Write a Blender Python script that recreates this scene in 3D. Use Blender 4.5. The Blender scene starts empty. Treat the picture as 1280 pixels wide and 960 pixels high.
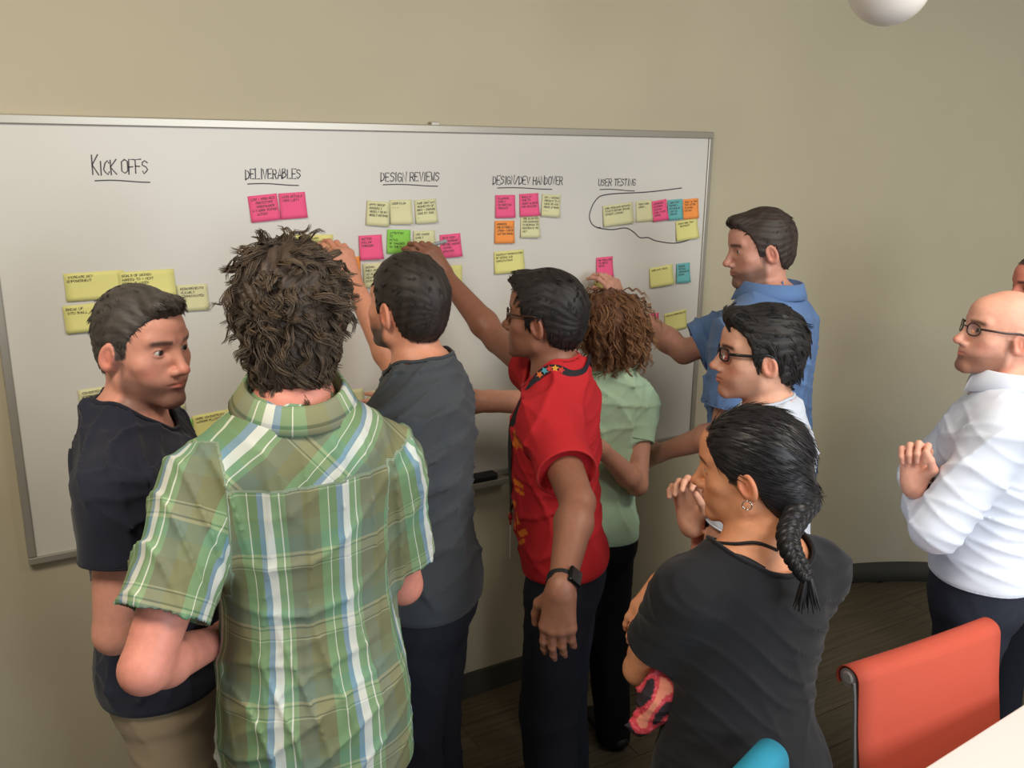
import bpy, math, random
import numpy as np
import openvdb
from mathutils import Matrix, Vector

# ------------------------------------------------------------------ camera
SC = bpy.context.scene
COL = SC.collection
F_PX = 1125.0
YAW, PIT, ROL = 0.53232, 0.25732, 0.01290
CAM = np.array([-2.45601, -2.70479, 2.04575])
FW = np.array([math.sin(YAW)*math.cos(PIT), math.cos(YAW)*math.cos(PIT), -math.sin(PIT)])
_r = np.cross(FW, [0, 0, 1]); _r /= np.linalg.norm(_r); _u = np.cross(_r, FW)
RT = _r*math.cos(ROL) + _u*math.sin(ROL)
UP = -_r*math.sin(ROL) + _u*math.cos(ROL)
cd = bpy.data.cameras.new('camera'); cam = bpy.data.objects.new('camera', cd); COL.objects.link(cam)
cd.sensor_width = 36.0; cd.lens = F_PX/1280*36.0; cd.clip_start = 0.05
M = Matrix.Identity(4)
for i in range(3):
    M[i][0] = RT[i]; M[i][1] = UP[i]; M[i][2] = -FW[i]; M[i][3] = CAM[i]
cam.matrix_world = M
SC.camera = cam

def V(*a): return np.array(a, dtype=float)
def unit(v): v = np.asarray(v, float); return v/max(1e-9, np.linalg.norm(v))
def ray(px, py): return FW + RT*(px-640)/F_PX - UP*(py-480)/F_PX
def P(px, py, d=0.0):                 # point seen at a pixel, d metres in front of the board wall
    v = ray(px, py); return CAM + v*((-d-CAM[1])/v[1])
def Zp(px, py, z):                    # point seen at a pixel, at height z
    v = ray(px, py); return CAM + v*((z-CAM[2])/v[2])
def reach(S, px, py, L, far=False):   # joint seen at a pixel, one bone length from S
    v = unit(ray(px, py)); o = CAM - S
    b = o@v; c = o@o - L*L; q = b*b - c
    if q < 0: 
        p = CAM + v*(-b); return S + unit(p-S)*L
    t = -b + (math.sqrt(q) if far else -math.sqrt(q))
    return CAM + v*t
def atdepth(px, py, ref):             # point seen at a pixel, as deep in the room as ref
    v = ray(px, py); return CAM + v*(((np.asarray(ref)-CAM)@FW)/(v@FW))
def proj(p):
    d = np.asarray(p)-CAM; z = d@FW
    return 640+F_PX*(d@RT)/z, 480-F_PX*(d@UP)/z

# ------------------------------------------------------------------ light
def lin(c):
    return tuple(((x/255)/12.92 if x/255 <= .04045 else ((x/255+.055)/1.055)**2.4) for x in c)
W = bpy.data.worlds.new('world'); SC.world = W; W.use_nodes = True
W.node_tree.nodes['Background'].inputs[0].default_value = (0.86, 0.93, 1.0, 1)
W.node_tree.nodes['Background'].inputs[1].default_value = 0.34
def area(name, loc, target, size, power, color, sy=None):
    l = bpy.data.lights.new(name, 'AREA'); l.energy = power; l.color = color; l.size = size
    if sy: l.shape = 'RECTANGLE'; l.size_y = sy
    o = bpy.data.objects.new(name, l); COL.objects.link(o); o.location = loc
    o.rotation_euler = (Vector(target)-Vector(loc)).to_track_quat('-Z', 'Y').to_euler()
    return o
area('ceiling_light_left', (-2.9, -1.75, 2.95), (-2.6, -0.9, 0), 0.9, 38, (1.0, 0.90, 0.74), 0.5)
area('ceiling_light_right', (-0.1, -2.3, 2.95), (-0.3, -1.2, 0), 0.9, 26, (1.0, 0.92, 0.80), 0.5)
area('window_light', (-0.6, -5.4, 2.0), (-0.8, -1.2, 1.1), 2.4, 110, (0.84, 0.92, 1.0), 1.6)
area('table_fill_light', (-1.0, -2.95, 2.95), (-0.8, -1.9, 0.7), 0.8, 22, (1.0, 0.95, 0.86), 0.5)  # unseen fill light added to whiten the table and lift the nearest backs
SC.view_settings.view_transform = 'Standard'
try: SC.view_settings.look = 'None'
except Exception: pass
SC.view_settings.exposure = -0.16; SC.view_settings.gamma = 1.0
SC.view_settings.use_curve_mapping = False

# ------------------------------------------------------------------ materials
MATS = {}
def mat(name, color=None, rough=0.7, attr=None, noise=0.0, nscale=40, bump=0.0, bscale=200, metal=0.0, emit=None, estr=0, spec=0.5, sheen=0.0, alpha=1.0, trans=0.0, sss=0.0):
    if name in MATS: return MATS[name]
    m = bpy.data.materials.new(name); m.use_nodes = True; MATS[name] = m
    nt = m.node_tree; N = nt.nodes; Lk = nt.links; b = N['Principled BSDF']
    b.inputs['Roughness'].default_value = rough; b.inputs['Metallic'].default_value = metal
    b.inputs['Specular IOR Level'].default_value = spec
    if sheen: b.inputs['Sheen Weight'].default_value = sheen
    if trans: b.inputs['Transmission Weight'].default_value = trans
    if alpha < 1: b.inputs['Alpha'].default_value = alpha
    if sss:
        b.inputs['Subsurface Weight'].default_value = sss
        b.inputs['Subsurface Radius'].default_value = (0.012, 0.005, 0.003); b.inputs['Subsurface Scale'].default_value = 1.0
    src = None
    if attr:
        a = N.new('ShaderNodeAttribute'); a.attribute_name = attr; src = a.outputs['Color']
    elif color:
        b.inputs['Base Color'].default_value = (*lin(color), 1)
    tc = N.new('ShaderNodeTexCoord')
    if noise:
        n = N.new('ShaderNodeTexNoise'); n.inputs['Scale'].default_value = nscale; n.inputs['Detail'].default_value = 5
        Lk.new(tc.outputs['Object'], n.inputs['Vector'])
        mr = N.new('ShaderNodeMapRange'); mr.inputs[3].default_value = 1-noise; mr.inputs[4].default_value = 1+noise
        mr.inputs[1].default_value = .3; mr.inputs[2].default_value = .7
        Lk.new(n.outputs['Fac'], mr.inputs[0])
        mx = N.new('ShaderNodeMix'); mx.data_type = 'RGBA'; mx.blend_type = 'MULTIPLY'; mx.inputs[0].default_value = 1
        if src: Lk.new(src, mx.inputs[6])
        else: mx.inputs[6].default_value = (*lin(color), 1)
        Lk.new(mr.outputs[0], mx.inputs[7]); src = mx.outputs[2]
    if src: Lk.new(src, b.inputs['Base Color'])
    if bump:
        n = N.new('ShaderNodeTexNoise'); n.inputs['Scale'].default_value = bscale; n.inputs['Detail'].default_value = 4
        Lk.new(tc.outputs['Object'], n.inputs['Vector'])
        bp = N.new('ShaderNodeBump'); bp.inputs['Strength'].default_value = bump; bp.inputs['Distance'].default_value = 0.004
        Lk.new(n.outputs['Fac'], bp.inputs['Height']); Lk.new(bp.outputs[0], b.inputs['Normal'])
    if emit:
        b.inputs['Emission Color'].default_value = (*lin(emit), 1); b.inputs['Emission Strength'].default_value = estr
    return m

# ------------------------------------------------------------------ mesh helpers
def link(name, me, m=None, parent=None, **props):
    o = bpy.data.objects.new(name, me); COL.objects.link(o)
    if m is not None and me is not None and hasattr(me, 'materials'): me.materials.append(m)
    if parent is not None: o.parent = parent
    for k, v in props.items(): o[k] = v
    return o
def empty(name, loc, label, cat, group=None):
    o = bpy.data.objects.new(name, None); COL.objects.link(o); o.location = Vector(loc); o.empty_display_size = .1
    o['label'] = label; o['category'] = cat
    if group: o['group'] = group
    return o
def mesh_np(name, Vx, faces, off=None, smooth=True, cols=None, vecs=None):
    """faces: list of int arrays, each (n,3) or (n,4)"""
    Vx = np.asarray(Vx, dtype=np.float64)
    if off is not None: Vx = Vx - np.asarray(off, float)
    faces = [np.asarray(f, dtype=np.int32) for f in faces if len(f)]
    me = bpy.data.meshes.new(name)
    me.vertices.add(len(Vx)); me.vertices.foreach_set('co', Vx.astype(np.float32).ravel())
    nl = sum(f.size for f in faces); npoly = sum(len(f) for f in faces)
    me.loops.add(nl); me.loops.foreach_set('vertex_index', np.concatenate([f.ravel() for f in faces]))
    me.polygons.add(npoly)
    tot = np.concatenate([np.full(len(f), f.shape[1], np.int32) for f in faces])
    me.polygons.foreach_set('loop_start', np.concatenate([[0], np.cumsum(tot)[:-1]]).astype(np.int32))
    me.polygons.foreach_set('use_smooth', np.full(npoly, smooth))
    me.update(calc_edges=True); me.validate()
    if cols is not None:
        a = me.color_attributes.new('Col', 'FLOAT_COLOR', 'POINT')
        c = np.ones((len(Vx), 4), np.float32); c[:, :3] = cols; a.data.foreach_set('color', c.ravel())
    if vecs is not None:
        a = me.attributes.new('pat', 'FLOAT_VECTOR', 'POINT'); a.data.foreach_set('vector', np.asarray(vecs, np.float32).ravel())
    return me
def boxmesh(c, sx, sy, sz, R=None, bev=0.0):
    """verts, faces of a (chamfered) box; R columns are its axes"""
    import bmesh
    bm = bmesh.new(); bmesh.ops.create_cube(bm, size=1)
    for v in bm.verts: v.co = Vector((v.co.x*sx, v.co.y*sy, v.co.z*sz))
    if bev: bmesh.ops.bevel(bm, geom=bm.edges[:], offset=bev, segments=2, affect='EDGES', profile=.5)
    R = np.eye(3) if R is None else np.asarray(R)
    Vx = np.array([v.co[:] for v in bm.verts])@R.T + np.asarray(c)
    fs = [[v.index for v in f.verts] for f in bm.faces]
    bm.free(); return Vx, fs
def pymesh(name, parts, off=None, smooth=False):
    """parts: list of (verts, faces)"""
    vs = []; fs = []; n = 0
    for v, f in parts:
        v = np.asarray(v, float); vs.append(v); fs += [[i+n for i in q] for q in f]; n += len(v)
    Vx = np.concatenate(vs)
    if off is not None: Vx = Vx-np.asarray(off, float)
    me = bpy.data.meshes.new(name); me.from_pydata(Vx.tolist(), [], fs); me.update()
    if smooth: me.polygons.foreach_set('use_smooth', [True]*len(me.polygons))
    return me
def frames(pts):
    pts = np.asarray(pts, float); T = np.gradient(pts, axis=0); T /= np.linalg.norm(T, axis=1, keepdims=True)+1e-9
    n = np.cross(T[0], [0.13, 0.27, 1.0]); n /= np.linalg.norm(n); Ns = []
    for t in T:
        n = n - t*(n@t); n = n/(np.linalg.norm(n)+1e-9); Ns.append(n)
    Ns = np.array(Ns); return T, Ns, np.cross(T, Ns)
def tube(pts, r, sides=8, caps=True, flat=1.0, closed=False, nrm=None):
    pts = np.asarray(pts, float); n = len(pts); r = np.full(n, r) if np.isscalar(r) else np.asarray(r)
    T, A, B = frames(pts)
    if nrm is not None:
        A = np.cross(T, nrm); A /= np.linalg.norm(A, axis=1, keepdims=True); B = np.cross(T, A)
    an = np.arange(sides)*2*math.pi/sides
    Vx = pts[:, None]+r[:, None, None]*(A[:, None]*np.cos(an)[None, :, None]+B[:, None]*np.sin(an)[None, :, None]*flat)
    Vx = Vx.reshape(-1, 3); fs = []
    m = n if closed else n-1
    for i in range(m):
        a = i*sides; b = ((i+1) % n)*sides
        for j in range(sides):
            k = (j+1) % sides; fs.append([a+j, a+k, b+k, b+j])
    if caps and not closed:
        fs.append(list(range(sides))[::-1]); fs.append([(n-1)*sides+j for j in range(sides)])
    return Vx, fs
def smoothpath(pts, n=24):
    pts = np.asarray(pts, float); k = len(pts); t = np.linspace(0, k-1, n); out = []
    for x in t:
        i = min(int(x), k-2); f = x-i
        p0 = pts[max(i-1, 0)]; p1 = pts[i]; p2 = pts[i+1]; p3 = pts[min(i+2, k-1)]
        out.append(.5*((2*p1)+(-p0+p2)*f+(2*p0-5*p1+4*p2-p3)*f*f+(-p0+3*p1-3*p2+p3)*f**3))
    return np.array(out)

# ------------------------------------------------------------------ signed distance modelling
class Op:
    def __init__(s, f, lo, hi, mode='u', k=0.01): s.f, s.lo, s.hi, s.mode, s.k = f, np.asarray(lo, float), np.asarray(hi, float), mode, k
def smin(a, b, k):
    h = np.clip(.5+.5*(b-a)/k, 0, 1); return b+(a-b)*h-k*h*(1-h)
def smax(a, b, k): return -smin(-a, -b, k)
def cone(a, ra, b, rb, k=0.02, mode='u', flat=None, cap=False, pad=0.0):
    a = np.asarray(a, np.float32); b = np.asarray(b, np.float32); ba = b-a; L2 = float(ba@ba)+1e-12; L = math.sqrt(L2)
    def f(X, Y, Z):
        dx, dy, dz = X-a[0], Y-a[1], Z-a[2]
        t = (dx*ba[0]+dy*ba[1]+dz*ba[2])/L2
        h = np.clip(t, 0, 1)
        if cap: tt = t
        else: tt = h
        qx, qy, qz = dx-tt*ba[0], dy-tt*ba[1], dz-tt*ba[2]
        if flat is not None:
            ax, fc = flat; ax = np.asarray(ax, np.float32); c = (qx*ax[0]+qy*ax[1]+qz*ax[2])*(1/fc-1)
            qx, qy, qz = qx+ax[0]*c, qy+ax[1]*c, qz+ax[2]*c
        d = np.sqrt(qx*qx+qy*qy+qz*qz)-(ra+(rb-ra)*h)
        if flat is not None: d = d*min(1, flat[1])
        if cap: d = np.maximum(d, np.maximum((t-1)*L, -t*L))
        return d
    r = max(ra, rb)*1.15+pad
    return Op(f, np.minimum(a, b)-r, np.maximum(a, b)+r, mode, k)
def ell(c, rad, R=None, k=0.02, mode='u'):
    c = np.asarray(c, float); R = np.eye(3) if R is None else np.asarray(R); rad = np.asarray(rad, float)
    def f(X, Y, Z):
        dx, dy, dz = X-c[0], Y-c[1], Z-c[2]
        u = [dx*R[0, i]+dy*R[1, i]+dz*R[2, i] for i in range(3)]
        k0 = np.sqrt(sum((u[i]/rad[i])**2 for i in range(3))); k1 = np.sqrt(sum((u[i]/rad[i]**2)**2 for i in range(3)))+1e-9
        return k0*(k0-1)/k1
    r = rad.max(); return Op(f, c-r, c+r, mode, k)
def loft(o, R, tab, k=0.03, mode='u', n=2.3, inf=0.0, t0=None, t1=None):
    """tab rows: t, centre lateral, centre forward, half width, half depth"""
    tab = np.asarray(tab, float); o = np.asarray(o, float)
    ts = np.linspace(tab[0, 0], tab[-1, 0], 60)
    sm = smoothpath(tab, 200); cols = [np.interp(ts, sm[:, 0], sm[:, i]) for i in range(1, 5)]
    cols32 = [(q.astype(np.float32), np.append(np.diff(q), 0).astype(np.float32)) for q in cols]
    ta = tab[0, 0] if t0 is None else t0; tb = tab[-1, 0] if t1 is None else t1
    def f(X, Y, Z):
        dx, dy, dz = X-o[0], Y-o[1], Z-o[2]
        u = [dx*R[0, i]+dy*R[1, i]+dz*R[2, i] for i in range(3)]
        g_ = np.clip((u[2]-ts[0])*np.float32(59/(ts[-1]-ts[0])), 0, 58.999); ii = g_.astype(np.int32); g_ = (g_-ii).astype(np.float32)
        cx, cy, a, b = [(q[ii]+dq[ii]*g_) for q, dq in cols32]
        a = a+inf; b = b+inf; x = np.abs(u[0]-cx)/a; y = np.abs(u[1]-cy)/b
        k0 = (x**n+y**n)**(1/n)+1e-6
        gx = (x/k0)**(n-1)/a; gy = (y/k0)**(n-1)/b
        d = (k0-1)/np.sqrt(gx*gx+gy*gy+1e-9)
        d = np.minimum(d, 0.3)
        return smax(d, np.maximum(u[2]-tb, ta-u[2]), 0.012)
    mx = max(tab[:, 3].max(), tab[:, 4].max())+inf+.06
    p = [o+R[:, 2]*ta, o+R[:, 2]*tb]
    return Op(f, np.minimum(*p)-mx, np.maximum(*p)+mx, mode, k)
def evalf(ops, lo, hi, res):
    lo = np.asarray(lo, float); hi = np.asarray(hi, float)
    n = np.ceil((hi-lo)/res).astype(int)+1
    ax = [(lo[i]+np.arange(n[i])*res).astype(np.float32) for i in range(3)]
    D = np.full(n, 0.1, np.float32)
    for op in ops:
        m = op.k+2.5*res
        s = [slice(max(0, int(math.floor((op.lo[i]-m-lo[i])/res))), min(n[i], int(math.ceil((op.hi[i]+m-lo[i])/res))+1)) for i in range(3)]
        if any(q.stop <= q.start for q in s): continue
        X = ax[0][s[0]][:, None, None]; Y = ax[1][s[1]][None, :, None]; Z = ax[2][s[2]][None, None, :]
        sub = D[s[0], s[1], s[2]]
        d = op.f(X, Y, Z)
        if op.mode == 'u': r = smin(sub, d, op.k)
        elif op.mode == 's': r = smax(sub, -d, op.k)
        elif op.mode == 'i': r = smax(sub, d, op.k)
        else: r = sub+d
        D[s[0], s[1], s[2]] = r
    return D
def surf(ops, lo, hi, res, boxcut=None, boxes=()):
    lo = np.asarray(lo, float); hi = np.asarray(hi, float)
    D = evalf(ops, lo, hi, res)
    if boxes:
        ax = [(lo[i]+np.arange(D.shape[i])*res) for i in range(3)]
        for bl, bh in boxes:
            s = [(slice(*np.searchsorted(ax[i], [bl[i]+res*.9, bh[i]-res*.9]))) for i in range(3)]
            D[s[0], s[1], s[2]] = np.maximum(D[s[0], s[1], s[2]], 0.3*res)
    D[0] = D[-1] = .05; D[:, 0] = D[:, -1] = .05; D[:, :, 0] = D[:, :, -1] = .05
    D = np.clip(D, -3*res, 3*res)
    g = openvdb.FloatGrid(); g.background = float(3*res); g.copyFromArray(D)
    Vx, Q = g.convertToQuads(0.0)
    return lo+Vx.astype(float)*res, Q.astype(np.int64)
def sdf_at(ops, pts):
    pts = np.atleast_2d(np.asarray(pts, float)); X, Y, Z = [pts[:, i].astype(np.float32) for i in range(3)]; D = np.full(len(X), .1, np.float32)
    for op in ops:
        d = op.f(X, Y, Z)
        D = smin(D, d, op.k) if op.mode == 'u' else smax(D, -d, op.k) if op.mode == 's' else smax(D, d, op.k) if op.mode == 'i' else D+d
    return D
def drape(ops, pts, off=.003, it=14):
    """push points out of (or onto) a modelled surface"""
    pts = np.array(pts, float); e = .002
    for _ in range(it):
        d = sdf_at(ops, pts); g = np.stack([(sdf_at(ops, pts+np.eye(3)[i]*e)-d)/e for i in range(3)], 1)
        g /= np.linalg.norm(g, axis=1, keepdims=True)+1e-6; st = np.clip(off-d, -.02, .02); pts = pts+g*st[:, None]*.8
    return pts
def bounds(ops, pad=.03):
    us = [o for o in ops if o.mode == 'u']
    return np.min([o.lo for o in us], 0)-pad, np.max([o.hi for o in us], 0)+pad
def folds(seed, amp, lo, hi, R=None, fr=(28, 75), axisw=(1, 1, 1.6), n=5, calm=(), seams=()):
    rg = np.random.RandomState(seed); ks = []
    for i in range(n):
        v = rg.randn(3)*np.array(axisw); v = v/np.linalg.norm(v)*rg.uniform(*fr); w = rg.randn(3); w = w/np.linalg.norm(w)*rg.uniform(8, 22)
        if R is not None: v = R@v; w = R@w
        ks.append((v, w, rg.uniform(0, 6), rg.uniform(0, 6), rg.uniform(.6, 1.1)))
    def f(X, Y, Z):
        s = 0
        for v, w, a, b, c in ks:
            q = np.sin(X*v[0]+Y*v[1]+Z*v[2]+a+1.6*np.sin(X*w[0]+Y*w[1]+Z*w[2]+b))
            s = s+c*(1-np.abs(q))**3*(.5+.5*np.sin(X*w[1]+Y*w[2]+Z*w[0]+a))
        r = (.22-s)*amp
        for c in calm:
            r = r*np.clip((np.sqrt((X-c[0])**2+(Y-c[1])**2+(Z-c[2])**2)-.055)/.05, 0, 1)
        for (o, u, t) in seams:
            w = np.abs((X-o[0])*u[0]+(Y-o[1])*u[1]+(Z-o[2])*u[2]-t); r = r*np.clip((w-.005)/.05, 0, 1)
        return np.asarray(r, np.float32)
    return Op(f, lo, hi, 'd', 0)
# ------------------------------------------------------------------ room
def struct(name, me, m): return link(name, me, m, kind='structure')
m_wall = mat('wall_paint', (184, 174, 149), .8, noise=.02, nscale=3, bump=.08, bscale=400)
def wall_path():
    pts = [(-5.2, 0.0), (0.55, 0.0)]
    cx, cy, r = 0.55, -1.5, 1.5
    for i in range(1, 121):
        a = math.radians(90*i/120); pts.append((cx+r*math.sin(a), cy+r*math.cos(a)))
    pts.append((2.05, -3.4)); return pts
WP = wall_path()
def strip(pts, z0, z1, thick, outward=True):
    pts = np.array(pts, float); T = np.gradient(pts, axis=0); T /= np.linalg.norm(T, axis=1, keepdims=True)
    Nn = np.stack([T[:, 1], -T[:, 0]], 1)      # points into the room
    return pts, Nn
def wallsolid(name, seg, z0, z1, a, b, m, smooth=True):
    pts, Nn = strip(seg, z0, z1, 0); n = len(pts)
    A = pts+Nn*a; B = pts+Nn*b
    Vx = np.concatenate([np.c_[A, np.full(n, z0)], np.c_[A, np.full(n, z1)], np.c_[B, np.full(n, z0)], np.c_[B, np.full(n, z1)]])
    fs = []
    for i in range(n-1):
        j = i+1
        fs += [[i, j, n+j, n+i], [2*n+i, 3*n+i, 3*n+j, 2*n+j], [n+i, n+j, 3*n+j, 3*n+i], [i, 2*n+i, 2*n+j, j]]
    fs += [[0, n, 3*n, 2*n], [n-1, 3*n-1, 4*n-1, 2*n-1]]
    me = pymesh(name, [(Vx, fs)])
    if smooth: me.shade_smooth() if hasattr(me, 'shade_smooth') else None
    return me
HC = 3.05
me = wallsolid('wall_back', [(-5.2, 0), (-2, 0), (0.55, 0)], 0, HC, 0, -.12, m_wall, False); struct('wall_back', me, m_wall)
me = wallsolid('wall_right', WP[1:], 0, HC, 0, -.12, m_wall, False); struct('wall_right', me, m_wall)
struct('wall_left', pymesh('wall_left', [boxmesh((-5.26, -2.9, HC/2), .12, 6.0, HC)]), m_wall)
m_base = mat('vinyl_baseboard', (70, 68, 60), .85, spec=.2)
struct('baseboard_back', wallsolid('baseboard_back', [(-5.2, 0), (-2, 0), (0.55, 0)], 0, .1, .012, 0.0, m_base, False), m_base)
struct('baseboard_right', wallsolid('baseboard_right', WP[1:], 0, .1, .012, 0.0, m_base), m_base)
m_ceil = mat('ceiling_paint', (150, 145, 132), .9)
struct('ceiling', pymesh('ceiling', [boxmesh((-1.55, -1.65, HC+.05), 7.5, 3.5, .1)]), m_ceil)
# wood-look plank floor
def floor_mat():
    m = bpy.data.materials.new('floor_planks'); m.use_nodes = True; nt = m.node_tree; N = nt.nodes; L = nt.links; b = N['Principled BSDF']
    tc = N.new('ShaderNodeTexCoord'); mp = N.new('ShaderNodeMapping'); mp.inputs['Scale'].default_value = (1.2, 22, 1); L.new(tc.outputs['Object'], mp.inputs[0])
    n = N.new('ShaderNodeTexNoise'); n.inputs['Scale'].default_value = 3; n.inputs['Detail'].default_value = 6; L.new(mp.outputs[0], n.inputs[0])
    r = N.new('ShaderNodeValToRGB'); r.color_ramp.elements[0].position = .35; r.color_ramp.elements[1].position = .7
    r.color_ramp.elements[0].color = (*lin((78, 69, 54)), 1); r.color_ramp.elements[1].color = (*lin((104, 94, 76)), 1)
    L.new(n.outputs['Fac'], r.inputs[0]); L.new(r.outputs[0], b.inputs['Base Color']); b.inputs['Roughness'].default_value = .55
    return m
m_floor = floor_mat()
fl = struct('floor', pymesh('floor', [boxmesh((-1.55, -2.9, -.06), 7.5, 6.2, .1)]), m_floor)
m_plank = m_floor
pk = {}
rg = random.Random(4)
def plank(Lx):
    if Lx not in pk:
        v, f = boxmesh((0, 0, 0), Lx-.002, .148, .010, bev=.0012); pk[Lx] = pymesh('plank', [(v, f)]); pk[Lx].materials.append(m_plank)
    return pk[Lx]
for j in range(15):
    y = -.08-.15*j; x = -2.9+rg.uniform(-.6, 0)
    while x < 2.0:
        xr = 0.55+math.sqrt(max(0, 1.5**2-(y+1.5)**2)) if y > -1.5 else 2.05
        if x+.4 < xr:
            o = link('plank', plank(.9), None, fl); o.location = (x+.45, y, -.0062+.001*rg.random()*.4)
        x += .9

# ------------------------------------------------------------------ handwriting: a small stroke font on a 4 x 6 grid
GL = {'A': '00 26 40,12 32', 'B': '00 06 36 35 24 03,24 42 31 00', 'C': '45 36 15 02 11 30 41', 'D': '00 06 35 43 31 00', 'E': '46 06 00 40,03 33',
 'F': '46 06 00,03 33', 'G': '45 26 05 01 20 41 43 23', 'H': '00 06,40 46,03 43', 'I': '20 26', 'J': '36 31 10 01', 'K': '00 06,46 03 40', 'L': '06 00 40',
 'M': '00 06 23 46 40', 'N': '00 06 40 46', 'O': '26 05 01 20 41 45 26', 'P': '00 06 36 44 33 03', 'Q': '26 05 01 20 41 45 26,22 50', 'R': '00 06 36 44 33 03,23 40',
 'S': '45 26 05 04 33 42 31 10 01', 'T': '06 46,26 20', 'U': '06 01 20 41 46', 'V': '06 20 46', 'W': '06 10 24 30 46', 'X': '00 46,06 40', 'Y': '06 23 46,23 20',
 'Z': '06 46 00 40', '/': '00 46', '-': '13 33', '+': '13 33,22 24', '.': '20 21', '(': '26 14 12 20', ')': '26 34 32 20', ',': '21 10', "'": '26 25',
 '1': '20 26', '2': '05 26 44 00 40', ':': '21 22,24 25', '!': '20 21,23 26'}
def strokes_text(s, h, rg, slant=.06, adv=.82):
    out = []; x = 0
    for ch in s.upper():
        if ch == ' ': x += h*.5; continue
        g = GL.get(ch)
        if not g: x += h*.4; continue
        jy = rg.uniform(-.05, .05)*h; x -= h*.13 if ch == 'I' else 0; sc = h/6*rg.uniform(.92, 1.06)
        for st in g.split(','):
            pts = []
            for c in st.split():
                px, py = int(c[0]), int(c[1]); pts.append((x+px*sc*.95*adv/.82+rg.uniform(-.2, .2)*sc+py*sc*slant, py*sc+jy+rg.uniform(-.2, .2)*sc))
            out.append(pts)
        x += h*adv*(.62 if ch in "I.'1,:" else 1)+(h*.10 if ch == 'I' else 0)
    return out, x
def ribbon2d(pts, w):
    pts = np.array(pts, float)
    if len(pts) < 2: return None
    T = np.gradient(pts, axis=0); T /= np.linalg.norm(T, axis=1, keepdims=True)+1e-9
    Nn = np.stack([-T[:, 1], T[:, 0]], 1)*w/2
    pts[0] -= T[0]*w*.4; pts[-1] += T[-1]*w*.4
    n = len(pts); return np.concatenate([pts+Nn, pts-Nn]), [[i, i+1, n+i+1, n+i] for i in range(n-1)]
def writing_mesh(name, strokes, w, y=-.0004, th=.0):
    parts = []
    for st in strokes:
        r = ribbon2d(st, w)
        if r is None: continue
        v, f = r; parts.append((np.c_[v[:, 0], np.full(len(v), y), v[:, 1]], f))
    return pymesh(name, parts)
m_ink = mat('marker_ink', (74, 70, 76), .6); m_ink2 = mat('pen_ink_dark', (66, 62, 48), .7)

# ------------------------------------------------------------------ whiteboard
BW, BH, BZ = 2.4467, 1.22, .89
m_wb = mat('whiteboard_enamel', (210, 206, 198), .32, noise=.012, nscale=2.2, spec=.35)
m_al = mat('aluminium_frame', (176, 170, 158), .38, metal=.55, spec=.5)
wb = empty('whiteboard', (-BW/2, 0, BZ), 'large wide whiteboard covered in sticky notes on the wall', 'whiteboard')
OFF = (-BW/2, 0, BZ)
link('panel', pymesh('panel', [boxmesh((-BW/2, -.011, BZ+BH/2), BW-.02, .018, BH-.02)], OFF), m_wb, wb)
for nm, c, sx, sz in (('frame_rail', (-BW/2, BZ+BH-.011), BW, .024), ('frame_rail', (-BW/2, BZ+.011), BW, .022), ('frame_rail', (-.011, BZ+BH/2), .022, BH-.045), ('frame_rail', (-BW+.011, BZ+BH/2), .022, BH-.045)):
    link(nm, pymesh(nm, [boxmesh((c[0], -.014, c[1]), sx, .028, sz, bev=.003)], OFF), m_al, wb)
tr = []
tc_ = P(585, 600, 0)[0]
v, f = boxmesh((-1.22, -.06, BZ-.004), .62, .075, .006, bev=.001); tr.append((v, f))
v, f = boxmesh((-1.22, -.096, BZ+.005), .62, .005, .02, bev=.001); tr.append((v, f))
v, f = boxmesh((-1.22, -.024, BZ-.02), .62, .006, .04, bev=.001); tr.append((v, f))
link('pen_tray', pymesh('pen_tray', tr, OFF), m_al, wb)
bx = P(822, 552, 0)[0]
link('mounting_clip', pymesh('mounting_clip', [boxmesh((bx, -.014, BZ-.012), .05, .022, .02, bev=.003), boxmesh((bx+.022, -.03, BZ-.018), .012, .03, .008, bev=.002)], OFF), m_al, wb)
link('mounting_clip', pymesh('mounting_clip', [boxmesh((P(541, 158, 0)[0], -.012, BZ+BH+.004), .03, .02, .012, bev=.002)], OFF), m_al, wb)
YB = -.0205
def heading(s, x0, y0, x1, y1, u, hh, lab, adv=.82):
    """s written from pixel (x0,y0) to (x1,y1) (base line), u: underline pixels"""
    rg = random.Random(s); a = P(x0, y0, -YB); b = P(x1, y1, -YB); Wd = b[0]-a[0]
    st, wd = strokes_text(s, hh, rg, adv=adv); k = Wd/wd
    if s[0] == 'K': st = [[(q[0], q[1]*1.3) for q in g_] if n_ < 2 else g_ for n_, g_ in enumerate(st)]
    allst = [[(a[0]+px*k, a[2]+py+(b[2]-a[2])*px*k/Wd) for px, py in q] for q in st]
    ua = P(u[0], u[1], -YB); ub = P(u[2], u[3], -YB)
    allst.append([(ua[0]+(ub[0]-ua[0])*t, ua[2]+(ub[2]-ua[2])*t+.002*math.sin(t*5)) for t in np.linspace(0, 1, 8)])
    me = writing_mesh('heading_writing', allst, .0034, y=YB); 
    o = link('heading_writing', me, m_ink, wb, label=lab); o.matrix_parent_inverse = Matrix.Translation(Vector(OFF)).inverted()
heading('KICK OFFS', 116, 218, 187, 217, (119, 226, 187, 227), .036, 'heading KICK OFFS in black marker')
heading('DELIVERABLES', 307, 224, 377, 223, (310, 230, 373, 231), .028, 'heading DELIVERABLES in black marker', .8)
heading('DESIGN REVIEWS', 476, 227, 550, 226, (479, 231, 547, 232), .027, 'heading DESIGN REVIEWS in black marker', .75)
heading('DESIGN/DEV HANDOVER', 616, 230, 704, 231, (622, 235, 690, 236), .027, 'heading DESIGN/DEV HANDOVER in black marker', .72)
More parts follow.
